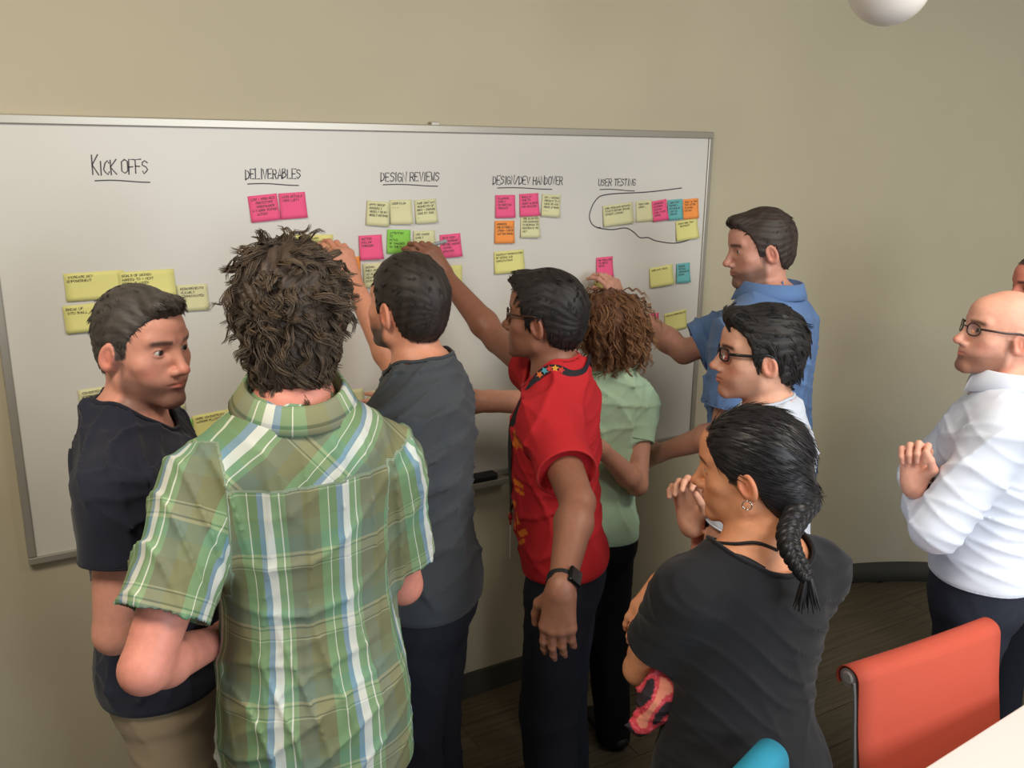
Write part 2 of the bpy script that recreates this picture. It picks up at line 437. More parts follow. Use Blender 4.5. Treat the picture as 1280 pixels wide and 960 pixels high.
heading('USER TESTING', 748, 232, 795, 232, (750, 237, 793, 238), .024, 'heading USER TESTING in black marker', .74)
lp = [(852, 235), (810, 240), (760, 243), (745, 250), (737, 268), (740, 280), (749, 285), (765, 287), (782, 285), (792, 290), (800, 297), (810, 297), (820, 301), (840, 304), (855, 302), (866, 297)]
lp3 = smoothpath([[P(x, y, -YB)[0], P(x, y, -YB)[2]] for x, y in lp], 90)
blob = [[(P(749, 285, -YB)[0]-.006+.003*i, P(749, 285, -YB)[2]+.002*(i % 2)) for i in range(5)]]
o = link('loop_line', writing_mesh('loop_line', [lp3.tolist()]+blob, .0042, y=YB), m_ink, wb, label='long hand-drawn loop around the top right notes'); o.matrix_parent_inverse = Matrix.Translation(Vector(OFF)).inverted()

# ------------------------------------------------------------------ sticky notes
NC = {'yellow': (222, 216, 138), 'pale': (216, 212, 166), 'pink': (238, 92, 138), 'orange': (244, 150, 74), 'green': (140, 204, 84), 'teal': (104, 176, 178)}
for k_, c_ in NC.items(): mat('paper_'+k_, c_, .85, noise=.02, nscale=20)
def note(px, py, col, text, label, size='S', rot=0.0, lift=0.004, curl=.006, w=None, h=None, hand=.0062, lay=0):
    W_, H_ = {'S': (.076, .076), 'W': (.127, .076)}[size]
    if w: W_ = w
    if h: H_ = h
    c = P(px, py, -YB); rg = random.Random(label)
    n, m = 7, 7; Vx = []
    for j in range(m):
        for i in range(n):
            u, v = i/(n-1), j/(m-1)      # v=0 bottom
            d = lift*.15+(1-v)**2*curl*(1+.8*(u-.5)*rg.choice((1,)))+.0006
            Vx.append((u*W_-W_/2, -d, v*H_-H_/2))
    Vx = np.array(Vx); B = Vx.copy(); B[:, 1] += .0003
    fs = []
    for j in range(m-1):
        for i in range(n-1):
            a = j*n+i; fs.append([a, a+1, a+n+1, a+n])
            fs.append([n*m+a, n*m+a+n, n*m+a+n+1, n*m+a+1])
    e = [j for j in range(n)]+[j*n+n-1 for j in range(1, m)]+[(m-1)*n+i for i in range(n-2, -1, -1)]+[j*n for j in range(m-2, 0, -1)]
    for a, b in zip(e, e[1:]+e[:1]): fs.append([a, n*m+a, n*m+b, b])
    me = pymesh('sticky_note', [(np.concatenate([Vx, B]), fs)], smooth=True)
    o = link('sticky_note', me, MATS['paper_'+col], label=label, category='sticky note', group='sticky notes on the whiteboard')
    o.location = (c[0], YB-.0002-.001*lay, c[2]); o.rotation_euler = (0, math.radians(-rot), 0)
    if text:
        lines = text.split('|'); st = []; z = H_/2-.014
        for ln in lines:
            x0 = -W_/2+.007+rg.uniform(0, .004)
            if ln.startswith('>'): ln = ln[1:]; x0 += .012
            if ln.startswith('*'):
                for q in range(ln.count('*')):
                    st.append([(W_*-.38+q*.008, z), (W_*-.38+.0025+q*.008, z+.001)])
                z -= hand*1.5; continue
            s_, wd = strokes_text(ln, hand, rg, adv=.78); k = min(1.15, (W_-.012-(x0+W_/2-.007))/max(wd, 1e-6))
            st += [[(x0+a*k, z+b) for a, b in q] for q in s_]; z -= hand*1.75
        parts = []
        for q in st:
            r = ribbon2d(q, .0013)
            if r is None: continue
            vv, ff = r; t = vv[:, 1]/H_+.5; uu = vv[:, 0]/W_+.5
            dy = lift*.15+(1-t)**2*curl*(1+.8*(uu-.5))+.0011
            parts.append((np.c_[vv[:, 0], -dy, vv[:, 1]], ff))
        if parts: link('writing', pymesh('writing', parts), m_ink2, o)
    return o
TN = [
 (119, 357, 'yellow', 'INCREASE DEV|EMPOWERMENT', 'wide yellow sticky note INCREASE DEV EMPOWERMENT, leftmost of the top row', 'W', 1, .15),
 (184, 355, 'yellow', 'GOALS OF DESIGN|AGREED TO + NEXT|STEPS PLANNED', 'wide yellow sticky note GOALS OF DESIGN above the grey-haired man', 'W', 1, .148),
 (118, 396, 'yellow', 'BREAK UP|INTO SMALL', 'wide yellow sticky note BREAK UP, half behind the grey-haired head', 'W', 2, .15),
 (241, 372, 'pale', 'REQUIREMENTS|CLEARLY|COMMUNICATED', 'pale square sticky note REQUIREMENTS between the two left heads', 'S', 0, .086),
 (119, 501, 'pale', 'CONSISTENTLY|WORK WITH|DESIGNER ON|NEW IDEAS|QUESTIONS', 'pale square sticky note left of the neck of the man in navy', 'S', 3, .08),
 (212, 497, 'pale', '', 'pale sticky note peeking out below the chin of the man in navy', 'S', 2, None),
 (225, 541, 'green', 'LINED UP|DOCUMENTS', 'green sticky note just above the plaid left shoulder', 'S', 0, None),
 (234, 551, 'teal', 'CONSISTENT', 'teal sticky note overlapping the green one at the plaid shoulder', 'S', -4, None),
 (272, 529, 'yellow', 'MORE CONSISTENCY|ACROSS PLATFORMS', 'wide yellow sticky note MORE CONSISTENCY at the plaid collar', 'W', 4, .14),
 (330, 260, 'pink', 'LOW + HIGH RES|>PROTOTYPE|>WIREFRAMES|1-2 USER TESTED|>ACTION', 'left of the two pink sticky notes under DELIVERABLES', 'S', 5, .086),
 (366, 257, 'pink', 'LESS DETAILS|(SEE LIST)', 'right of the two pink sticky notes under DELIVERABLES', 'S', 3, .08),
 (331, 323, 'yellow', 'SKETCH', 'yellow sticky note left behind the curly brown hair', 'S', 2, .09),
 (391, 309, 'yellow', 'BETTER LIBRARY|OF COMPONENTS/STATES', 'wide yellow sticky note BETTER LIBRARY above the curly brown hair', 'W', -2, .128),
 (436, 336, 'orange', '', 'orange sticky note behind the hand with the green marker', 'S', -2, None),
 (463, 309, 'pink', 'BETTER|FOLLOW|THROUGH', 'pink sticky note BETTER FOLLOW THROUGH beside the green one', 'S', 1, None),
 (468, 344, 'pale', 'DESIGN|THEY NEED|AN ALT|MEANT FOR|FUTURE', 'pale sticky note half behind the dark-haired man in grey', 'S', 2, None),
 (498, 302, 'green', 'ATTENTION|TO|DETAIL|OF CHANGES|ON THE FLY', 'bright green sticky note under DESIGN REVIEWS', 'S', -3, .08),
 (530, 303, 'pale', 'USE CASES|EARLY', 'pale sticky note under the hand with the grey marker', 'S', 0, None),
 (563, 307, 'pink', 'DEVS NEED|TO CONSIDER|BEFORE MAKING|DESIGN|UPDATES', 'pink sticky note right of the hand with the grey marker', 'S', 3, None),
 (562, 346, 'yellow', 'TEST AS', 'yellow sticky note behind the wrist of the raised bare arm', 'S', 0, .09),
 (472, 267, 'pale', 'APPS GROUP|BIWEEKLY|WEEKLY OR BI-|WEEKLY MEETINGS', 'pale sticky note APPS GROUP, left of three under DESIGN REVIEWS', 'S', -5, None),
 (501, 265, 'pale', 'USER FLOW|***', 'pale sticky note USER FLOW, middle of three under DESIGN REVIEWS', 'S', 0, None),
 (532, 264, 'pale', 'SAME CHAT DAY|SEGMENTS OF|WHAT + COMPARE|SIDE BY SIDE|*', 'pale sticky note SIDE BY SIDE, right of three under DESIGN REVIEWS', 'S', 3, None),
 (631, 258, 'pink', 'PLANNING|EARLY|ON MEETING|PROJECT', 'left pink sticky note under DESIGN/DEV HANDOVER', 'S', 0, None),
 (661, 256, 'pink', 'BUILD IN|TIME TO|ADAPT ALWAYS|FOR UPDATES', 'right pink sticky note under DESIGN/DEV HANDOVER', 'S', 2, None),
 (688, 257, 'pale', 'DEV / DESIGN|PRESENT TO A|USER OR AND|UPDATE AT PHASE|***', 'pale sticky note DEV / DESIGN beside the right pink note', 'S', -4, None),
 (630, 290, 'orange', 'ADDRESS|USE ENTIRELY|LIVING + 2 DEVS|DAY ONE BOARD', 'orange sticky note below the left pink note of the fourth column', 'S', -1, None),
 (662, 283, 'pale', 'TIME ALLOCATED|FOR DESIGNER|TO RESPOND TO|FUNCTIONS OF THE|DEV', 'pale sticky note overlapping the pink one of the fourth column', 'S', -1, None),
 (636, 327, 'yellow', 'CONSTANT COMMUNICATION|OF DESIGN AND|EXPECTATIONS', 'wide yellow sticky note alone above the man in red', 'W', 2, .118),
 (772, 268, 'pale', 'MORE RESEARCH REPORTS|TO DEVS BEFORE OFFERS|WITHOUT A DESIGN||>>*', 'wide pale sticky note inside the hand-drawn loop', 'W', 5, .135),
 (805, 264, 'pale', 'THINK MORE|ABOUT...', 'pale square sticky note inside the loop beside the pink one', 'S', 3, None),
 (824, 263, 'pink', 'DESIGNERS|WATCHING|TESTING|EARLY WITH|USERS', 'pink sticky note inside the hand-drawn loop', 'S', 7, .07),
 (843, 262, 'teal', 'USER TEST|BEFORE A|DEV BUILDS|LIKE TO|UPDATE', 'teal sticky note inside the hand-drawn loop', 'S', 3, .07),
 (863, 261, 'orange', 'BUILT IN TIME|TEST AFTER|PLANNED|OUT DEV', 'orange sticky note at the right end of the loop', 'S', 3, .076),
 (858, 287, 'yellow', 'USING MORE THAN|>SENTIMENT', 'yellow sticky note hanging below the orange one by the frame', 'S', 6, .108),
 (755, 334, 'pink', 'USE TEMPLATES|TO WRITE|TESTS', 'pink sticky note being written on by the man in blue', 'S', 2, .073),
 (751, 356, 'yellow', '', 'yellow sticky note behind the writing hand of the man in blue', 'S', 0, .06),
 (826, 345, 'yellow', 'MORE SITE VISITS', 'wide yellow sticky note touching the lower teal one', 'W', 5, .112),
 (853, 341, 'teal', 'BEFORE|INSTEAD|COMPONENTS|DESIGN', 'teal sticky note low on the right beside a yellow one', 'S', 2, .066),
 (814, 404, 'pink', 'MAKE IT A|PRIORITY + USE|PART OF DEV|DEV. CHECKLIST', 'lowest pink sticky note, near the blue sleeve', 'S', 2, .07),
 (844, 401, 'yellow', 'SERVICE IMPROVEMENTS', 'lowest yellow sticky note, beside the blue sleeve', 'W', 6, .11),
 (440, 501, 'pale', 'DEFINE|HANDOFF|AN DEMO|IDEAS', 'shaded pale sticky note above the plaid right shoulder', 'S', 0, None),
 (474, 501, 'pale', 'CREATE|TESTS', 'shaded pale sticky note beside the grey sleeve', 'S', 2, None)]
for i, (px, py, c, t, lab, sz, rot, w) in enumerate(TN):
    note(px, py, c, t, lab, sz, rot, w=w, curl=.004+.006*((i*37) % 10)/10, lay=i % 3)

# eraser on the tray
er = empty('eraser', (P(599, 590, .06)[0], -.062, BZ-.001), 'black whiteboard eraser lying on the pen tray', 'eraser')
ex = er.location
link('grip', pymesh('grip', [boxmesh((0, 0, .024), .13, .046, .022, bev=.006)], smooth=False), mat('black_plastic', (24, 24, 26), .45), er)
link('felt_pad', pymesh('felt_pad', [boxmesh((0, 0, .0075), .126, .044, .013, bev=.002)]), mat('dark_felt', (46, 46, 48), .95), er)
# ------------------------------------------------------------------ people
def basis(psi, pitch=0.0, roll=0.0):
    """columns: lateral (person's right), forward, up.  psi 0 faces the board, positive turns to +x; pitch > 0 looks down; roll > 0 tips to the person's right"""
    a, p, r = math.radians(psi), math.radians(pitch), math.radians(roll)
    f = V(math.sin(a), math.cos(a), 0); l = V(math.cos(a), -math.sin(a), 0); u = V(0, 0, 1)
    f2 = f*math.cos(p)-u*math.sin(p); u2 = u*math.cos(p)+f*math.sin(p)
    l3 = l*math.cos(r)-u2*math.sin(r); u3 = u2*math.cos(r)+l*math.sin(r)
    return np.stack([l3, f2, u3], 1)
HAIR_Y = [-.125, -.09, -.06, -.045, -.032, -.02, .004, .012, .03, .036, .055, .075, .12]
HAIR_Z = [-.060, -.062, -.060, -.045, -.01, .030, .030, -.008, -.004, .035, .066, .084, .088]
def headfn(o):
    ey = .0
    nose = o.get('nose', 1.0); jaw = o.get('jaw', 1.0); chin = o.get('chin', 1.0); lipf = o.get('lip', 1.0)
    def E(x, y, z, c, r):
        a, b, d = (x-c[0])/r[0], (y-c[1])/r[1], (z-c[2])/r[2]
        k0 = np.sqrt(a*a+b*b+d*d)+1e-6; k1 = np.sqrt((a/r[0])**2+(b/r[1])**2+(d/r[2])**2)+1e-6
        return k0*(k0-1)/k1
    def C(x, y, z, a, ra, b, rb):
        ba = [b[i]-a[i] for i in range(3)]; L2 = sum(q*q for q in ba)
        dx, dy, dz = x-a[0], y-a[1], z-a[2]
        h = np.clip((dx*ba[0]+dy*ba[1]+dz*ba[2])/L2, 0, 1)
        return np.sqrt((dx-h*ba[0])**2+(dy-h*ba[1])**2+(dz-h*ba[2])**2)-(ra+(rb-ra)*h)
    def f(x, y, z):
        x = np.abs(x)
        d = E(x, y, z, (0, -.006, .042), (.077, .099, .088))
        d = smin(d, E(x, y, z, (0, -.03, -.005), (.062, .066, .06)), .03)
        d = smin(d, E(x, y, z, (0, .030, -.018), (.060*jaw, .060, .078)), .03)
        d = smin(d, C(x, y, z, (.050*jaw, .002, -.052), .019, (.014, .074, -.084*chin), .016), .028)
        d = smin(d, C(x, y, z, (0, .060, .060), .040, (0, .055, .020), .038), .02)
        d = smin(d, C(x, y, z, (.010, .0865, .037), .0105, (.044, .071, .040), .009), .014)      # brow ridge
        d = smin(d, E(x, y, z, (.047, .054, -.010), (.020, .020, .018)), .022)                    # cheekbone
        d = smin(d, E(x, y, z, (.031, .060, -.040), (.022, .020, .026)), .020)                    # cheek
        d = smin(d, E(x, y, z, (0, .066, -.048), (.032, .032, .030)), .018)                       # muzzle
        d = smin(d, E(x, y, z, (0, .080, -.084*chin), (.020, .015, .015)), .016)                  # chin
        d = smax(d, -E(x, y, z, (.033, .100, .016), (.021, .022, .0145)), .012)                   # socket
        d = smin(d, C(x, y, z, (0, .088, .026), .0075, (0, .108*nose+.003, -.020), .0105), .010)  # nose
        d = smin(d, E(x, y, z, (0, .1125*nose, -.021), (.0115, .0115, .010)), .006)
        d = smin(d, E(x, y, z, (.0125, .099, -.026), (.0085, .011, .0085)), .006)
        d = smax(d, -E(x, y, z, (.0065, .106, -.0345), (.0038, .006, .005)), .003)                # nostril
        d = smin(d, C(x, y, z, (0, .0975*lipf, -.0475), .0052, (.020, .087, -.0510), .0028), .006)
        d = smin(d, C(x, y, z, (0, .0965*lipf, -.0575), .0062, (.017, .087, -.0540), .0030), .006)
        d = smax(d, -C(x, y, z, (0, .1045, -.0525), .0018, (.024, .0885, -.0525), .0010), .004)
        d = smax(d, -C(x, y, z, (0, .104, -.067), .004, (.012, .100, -.067), .003), .008)
        d = smin(d, E(x, y, z, (.0315, .0740, .0165), (.0150, .0142, .0138)), .004)               # lids
        d = smax(d, -E(x, y, z, (.0320, .0900, .0160), (.0142, .0160, .0052)), .0015)
        # ear
        yr, zr = y+.004-.22*(z-.002), z-.002
        xe = x-(.0765+.35*np.maximum(-(yr), 0)*1.0)
        ear = E(xe, yr, zr, (0, -.004, 0), (.0095, .0185, .031))
        ear = smin(ear, E(xe, yr, zr, (-.006, .006, -.004), (.011, .012, .022)), .006)
        ear = smax(ear, -E(xe, yr, zr, (.0105, -.001, .003), (.0095, .0130, .0225)), .003)
        ear = smin(ear, E(xe, yr, zr, (.003, .0105, -.004), (.004, .004, .007)), .003)
        ear = smin(ear, E(xe, yr, zr, (.0020, -.0035, .004), (.0030, .0030, .0120)), .002)
        d = smin(d, ear, .006)
        return d
    return f
class Person: pass
SKINM = mat('skin', attr='Col', rough=.5, noise=.06, nscale=70, bump=.10, bscale=260, sss=.04, spec=.4)
HAIRM = mat('hair', attr='Col', rough=.55, spec=.35, noise=.12, nscale=90)
HAIRS = mat('hair_glossy', attr='Col', rough=.42, spec=.4, noise=.1, nscale=90)
FABM = {}
def fabric(name, c, noise=.06, nscale=300, bump=.15, bscale=900, rough=.85, sheen=.1):
    return mat(name, c, rough, noise=noise, nscale=nscale, bump=bump, bscale=bscale, sheen=sheen, spec=.25)
def hand_ops(w, d, n, side, curl, s=1.0, spread=.12, thumb=.5, grip=False):
    """w wrist, d towards the knuckles, n palm normal, side +1 right / -1 left; curl per finger (4)"""
    d = unit(d); n = unit(n-d*(n@d)); t = side*np.cross(d, n)     # towards the thumb
    if np.isscalar(curl): curl = [curl]*4
    ops = []; tips = []
    offs = [.030, .010, -.010, -.028]; lens = [.043, .048, .044, .035]; kn = [.090, .094, .089, .081]
    ops.append(cone(w-d*.012*s, .023*s, w+d*.03*s, .025*s, .02, flat=(n, .72)))
    for i in range(4):
        a = w+(d*.012+t*offs[i]*.5)*s; k = w+(d*kn[i]+t*offs[i]-n*(.004 if i in (1, 2) else 0))*s
        ops.append(cone(a, .0165*s, k, .0125*s, .014, flat=(n, .95)))
        c = curl[i]*1.35; ang = 0; p = k; sp = (offs[i]/.03)*spread
        dd = unit(d+t*sp); r = .0093*s
        for j, L in enumerate((lens[i], lens[i]*.62, lens[i]*.5)):
            ang += c*(.75, 1.0, .65)[j]
            v = dd*math.cos(ang)+n*math.sin(ang)
            q = p+v*L*s; r2 = r*(.90 if j < 2 else .82)
            ops.append(cone(p, r, q, r2, .005 if j else .008)); p = q; r = r2
        tips.append(p)
    b = w+(d*.022+t*.020+n*.008)*s
    m1 = b+(unit(d*.62+t*.62+n*(.15+.35*thumb)))*.043*s
    m2 = m1+(unit(d*.88+t*(.35-.55*thumb)+n*(.15+.45*thumb)))*.034*s
    m3 = m2+(unit(d*.95+t*(.15-.6*thumb)+n*(.1+.3*thumb)))*.026*s
    ops += [cone(b, .017*s, m1, .0130*s, .012), cone(m1, .0115*s, m2, .0102*s, .005), cone(m2, .0102*s, m3, .0082*s, .004)]
    return ops, tips, m3
def sphere_np(c, r, R, n=16, m=12):
    th = np.linspace(0, math.pi, m+1)[1:-1]; ph = np.arange(n)*2*math.pi/n
    v = [(0, 1, 0)]+[(math.sin(t)*math.cos(p), math.cos(t), math.sin(t)*math.sin(p)) for t in th for p in ph]+[(0, -1, 0)]
    v = np.array(v); q = []; t3 = []
    for i in range(len(th)-1):
        for j in range(n):
            k = (j+1) % n; q.append([1+i*n+j, 1+i*n+k, 1+(i+1)*n+k, 1+(i+1)*n+j])
    for j in range(n):
        k = (j+1) % n; t3.append([0, 1+k, 1+j]); t3.append([len(v)-1, 1+(len(th)-1)*n+j, 1+(len(th)-1)*n+k])
    return v, (v*r)@R.T+c, [q, t3]
TAB_M = [(-.16, 0, .0, .10, .085), (-.08, 0, -.005, .165, .12), (.02, 0, -.008, .172, .122), (.12, 0, .008, .158, .112), (.22, 0, .014, .150, .108), (.32, 0, .012, .160, .112), (.42, 0, .010, .170, .118), (.49, 0, .000, .168, .105), (.54, 0, -.008, .125, .078), (.575, 0, -.012, .075, .062), (.60, 0, -.010, .060, .058)]
TAB_F = [(-.16, 0, .0, .11, .09), (-.08, 0, -.012, .178, .125), (.02, 0, -.012, .172, .12), (.12, 0, .004, .142, .098), (.22, 0, .008, .130, .092), (.32, 0, .016, .142, .105), (.40, 0, .018, .150, .112), (.48, 0, .000, .145, .092), (.53, 0, -.008, .105, .070), (.565, 0, -.012, .060, .055), (.60, 0, -.010, .048, .050)]
def person(label, head, zc, H, hpsi, bpsi, pitch=0, roll=0, s=1.0, sex='m', lean=(0, 0), wid=1.0, dep=1.0, skin=(196, 146, 122),
           hair_col=(40, 32, 28), face={}, arms={}, neckf=.035, necku=-.148, nr=.056, stance=.09, legdir=None, beard=None, cheek=None, headres=.0030, npsi=None, shdrop=(0, 0), coarse=.0125, lfirst=False, nbx=0.0, name='person'):
    p = Person(); p.s = s; p.H = H
    Hc = Zp(head[0], head[1], zc) if not isinstance(head, np.ndarray) else head
    p.Hc = Hc; p.Rh = basis(hpsi, pitch, roll); B0 = basis(bpsi)
    NB = Hc + V(0, 0, necku*s) - B0[:, 1]*neckf + B0[:, 0]*nbx
    L = (.55 if sex == 'm' else .54)*H/1.78
    PZ = NB[2]-L*.985
    Pc = V(NB[0], NB[1], PZ) + B0[:, 0]*lean[0] + B0[:, 1]*lean[1]
    u = unit(NB-Pc); f = unit(B0[:, 1]-u*(B0[:, 1]@u)); l = np.cross(f, u)
    p.Rb = R = np.stack([l, f, u], 1); p.NB, p.Pc, p.sex = NB, Pc, sex
    p.root = empty(name, (Pc[0], Pc[1], 0), label, 'person'); p.off = V(Pc[0], Pc[1], 0)
    tab = np.array(TAB_M if sex == 'm' else TAB_F); sc = np.linalg.norm(NB-Pc)/(.55 if sex == 'm' else .54)
    tab = tab.copy(); tab[:, 0] *= sc; tab[:, 3] *= wid*sc; tab[:, 4] *= dep*sc; p.tab = tab; p.sc = sc
    sw = (.175 if sex == 'm' else .152)*wid*sc
    p.S = {}; p.E = {}; p.Wr = {}
    ops = [loft(Pc, R, tab, .02)]
    nt_ = Hc + p.Rh[:, 2]*(-.045*s) + p.Rh[:, 1]*(-.022*s)
    ops.append(cone(NB-u*.03, nr*1.12*s, nt_, nr*.98*s, .03))
    for sd, sg in ((('R', 1), ('L', -1)) if not lfirst else (('L', -1), ('R', 1))):
        S = NB-u*(.075*sc)+l*sg*sw+u*(shdrop[0 if sd == 'R' else 1])
        a = arms.get(sd, {}); S = S+R@V(*a.get('sh', (0, 0, 0)))
        Lu, Lf = H*.167, H*.146
        e = a.get('el', ('b', .05*sg, .03, -.27))
        E_ = S+unit(R@V(*e[1:]))*Lu if e[0] == 'b' else reach(S, e[1], e[2], Lu*a.get('lu', 1), e[0] == 'far')
        w = a.get('wr', ('b', -.12*sg, .2, .03))
        Wp = E_+unit(R@V(*w[1:]))*Lf if w[0] == 'b' else (P(w[1], w[2], w[3]) if w[0] == 'at' else atdepth(w[1], w[2], p.E['L']-FW*w[3]) if w[0] == 'on' else reach(E_, w[1], w[2], Lf*a.get('lf', 1), w[0] == 'far'))
        p.S[sd], p.E[sd], p.Wr[sd] = S, E_, Wp
        ar = a.get('r', 1.0)*(1.0 if sex == 'm' else .86)*s
        ops.append(cone(NB+u*.01, .042*s, S+u*.012, .040*s, .05))
        ops.append(cone(S, .054*ar, E_, .040*ar, .035))
        fb = E_+(Wp-E_)*.25
        ops.append(cone(E_, .038*ar, fb, .043*ar, .015)); ops.append(cone(fb, .043*ar, Wp, .027*ar, .015))
        p.__dict__.setdefault('ar', {})[sd] = ar
        hd = a.get('hd'); ft = unit(Wp-E_)
        d = ft if hd is None else unit(R@V(*hd[1:]) if hd[0] == 'b' else V(*hd[1:]))
        hn = a.get('hn', ('b', -sg, 0, 0)); n = unit(R@V(*hn[1:]) if hn[0] == 'b' else V(*hn[1:]))
        ho, tips, tt = hand_ops(Wp, d, n, sg, a.get('curl', .35), s*(1.0 if sex == 'm' else .9), thumb=a.get('thumb', .5), spread=a.get('spread', .1))
        ops += ho; p.__dict__.setdefault('tips', {})[sd] = (tips, tt, d, n)
    # legs
    hips = {}; p.K = {}; p.A = {}; Lr = R if legdir is None else basis(legdir)
    for sd, sg in (('R', 1), ('L', -1)):
        hj = Pc+l*sg*.085*sc*wid-u*.05
        an = V(Pc[0], Pc[1], .085)+Lr[:, 0]*sg*(stance+.01)+Lr[:, 1]*(-.02)
        kn = hj+(an-hj)*.49+Lr[:, 1]*.025; p.K[sd], p.A[sd] = kn, an; hips[sd] = hj
        ops += [cone(hj, .086*sc, kn, .050, .03), cone(kn, .050, kn+(an-kn)*.3-Lr[:, 1]*.012, .052, .02), cone(kn+(an-kn)*.3-Lr[:, 1]*.012, .051, an, .038, .02),
                cone(an-V(0, 0, .03)-Lr[:, 1]*.02, .034, an-V(0, 0, .052)+Lr[:, 1]*.13, .026, .02)]
    p.hips = hips; p.Lr = Lr
    hf = headfn(face)
    Rh = p.Rh
    def hop(X, Y, Z):
        dx, dy, dz = X-np.float32(Hc[0]), Y-np.float32(Hc[1]), Z-np.float32(Hc[2])
        q = [(dx*np.float32(Rh[0, i])+dy*np.float32(Rh[1, i])+dz*np.float32(Rh[2, i]))/np.float32(s) for i in range(3)]
        return hf(*q)*np.float32(s)
    ops.append(Op(hop, Hc-.16*s, Hc+.16*s, 'u', .018))
    p.hfn = hf
    lo, hi = bounds(ops, .02); lo[2] = max(lo[2], .004)
    regs = [(NB-l*.06*s+V(0, 0, .0), NB+l*.06*s+V(0, 0, .0), .105*s, .0065)]    # capsules (a, b, radius, resolution), the finest last
    for sd in 'RL':
        regs.append((p.S[sd]*.5+p.E[sd]*.5, p.E[sd], .075, .0062)); regs.append((p.E[sd], p.Wr[sd], .07, .0062))
    for sd in 'RL':
        tips, tt, d, n = p.tips[sd]; pts = np.array(tips+[tt, p.Wr[sd]]); cc_ = (pts.min(0)+pts.max(0))/2
        regs.append((cc_, cc_+d*.001, np.linalg.norm(pts-cc_, axis=1).max()+.018, .0046 if arms.get(sd, {}).get('hid') else .0030))
    regs.append((Hc-V(0, 0, .06)*s-p.Rh[:, 1]*.02, Hc+V(0, 0, .045)*s, .135*s, headres))
    def capd(v, r):
        a_, b_ = r[0], r[1]; ba = b_-a_; t = np.clip(((v-a_)@ba)/(ba@ba+1e-12), 0, 1); return np.linalg.norm(v-a_-np.outer(t, ba), axis=1)-r[2]
    Vs, Qs = [], []; n0 = 0
    for i in range(-1, len(regs)):
        if i < 0: v, q = surf(ops, lo, hi, coarse); m_ = np.ones(len(q), bool); res = coarse
        else:
            r = regs[i]; res = r[3]; m3 = r[2]+.012
            v, q = surf(ops, np.maximum(np.minimum(r[0], r[1])-m3, lo), np.minimum(np.maximum(r[0], r[1])+m3, hi), res)
            ce = v[q].mean(1); m_ = capd(ce, r) < 0
            m_ &= (ce > np.maximum(np.minimum(r[0], r[1])-m3, lo)+res*1.2).all(1) & (ce < np.minimum(np.maximum(r[0], r[1])+m3, hi)-res*1.2).all(1)
        ce = v[q].mean(1)
        for r2 in regs[i+1:]: m_ &= capd(ce, r2) > -1.3*res
        q = q[m_]; us, inv = np.unique(q, return_inverse=True)
        if len(q): Vs.append(v[us]); Qs.append(inv.reshape(-1, 4)+n0); n0 += len(us)
    v = np.concatenate(Vs); q = np.concatenate(Qs)
    # skin colour
    base = np.array(lin(skin)); col = np.tile(base, (len(v), 1))
    h = (v-Hc)@Rh/s; x, y, z = np.abs(h[:, 0]), h[:, 1], h[:, 2]
    inh = (np.abs(h) < .15).all(1)
    def mix(mask, c, amt=1.0):
        m_ = (np.clip(mask, 0, 1)*amt*inh)[:, None]; col[:] = col*(1-m_)+np.array(lin(c))*m_
    def g(cx, cy, cz, rx, ry, rz): return np.clip(1.6-1.6*np.sqrt(((x-cx)/rx)**2+((y-cy)/ry)**2+((z-cz)/rz)**2), 0, 1)
    red = tuple(min(255, c*k) for c, k in zip(skin, (1.04, .80, .78)))
    mix(g(.045, .06, -.02, .026, .03, .024), red, .45); mix(g(0, .115, -.02, .016, .02, .014), red, .5)
    mix(g(.085, -.005, 0, .02, .03, .04), red, .45)
    lip = tuple(c*k for c, k in zip(skin, (.86, .62, .62)))
    mix(g(0, .095, -.0525, .027, .02, .011), lip, .75)
    if beard:
        bz = np.clip((-.022-.22*(y-.03)-z)/.022, 0, 1)*np.clip((y-.004)/.012, 0, 1)
        bz = np.maximum(bz, np.clip(1-np.abs(y-.014)/.014, 0, 1)*(z < .01)*(x > .05))
        bz *= 1-g(0, .095, -.0535, .022, .03, .008)*.9
        bz *= np.clip((z+.125)/.02, 0, 1)*(y > -.02)
        bz *= 1-.8*g(.036, .072, -.034, .022, .03, .020)
        mix(bz, beard[0], beard[1])
    brow = np.clip(1-np.abs(z-(.037-.10*np.abs(x-.033)))/.0066, 0, 1)*np.clip((x-.012)/.004, 0, 1)*np.clip((.054-x)/.006, 0, 1)*(y > .05)
    mix(brow*1.6, hair_col, .85)
    mix(g(.032, .09, .0165, .017, .02, .007), tuple(c*.66 for c in skin), .5)
    if p.hairtab is None if hasattr(p, 'hairtab') else False: pass
    hy, hz = face.get('hy', HAIR_Y), face.get('hz', HAIR_Z)
    if not face.get('bald'):
        hm = np.clip((z-np.interp(y, hy, hz)-.004)/.005, 0, 1)*(x < .079)
        mix(hm, hair_col, .95)
    elif face.get('fringe'):
        hm = np.clip((z-np.interp(y, hy, hz))/.012, 0, 1)*np.clip((.055-z)/.03, 0, 1)*(y < .03)*(x < .08)
        mix(hm, hair_col, face['fringe'])
    me = mesh_np('body', v, [q], p.off, cols=col); p.body = link('body', me, SKINM, p.root)
    p.ops = ops; p.col = col
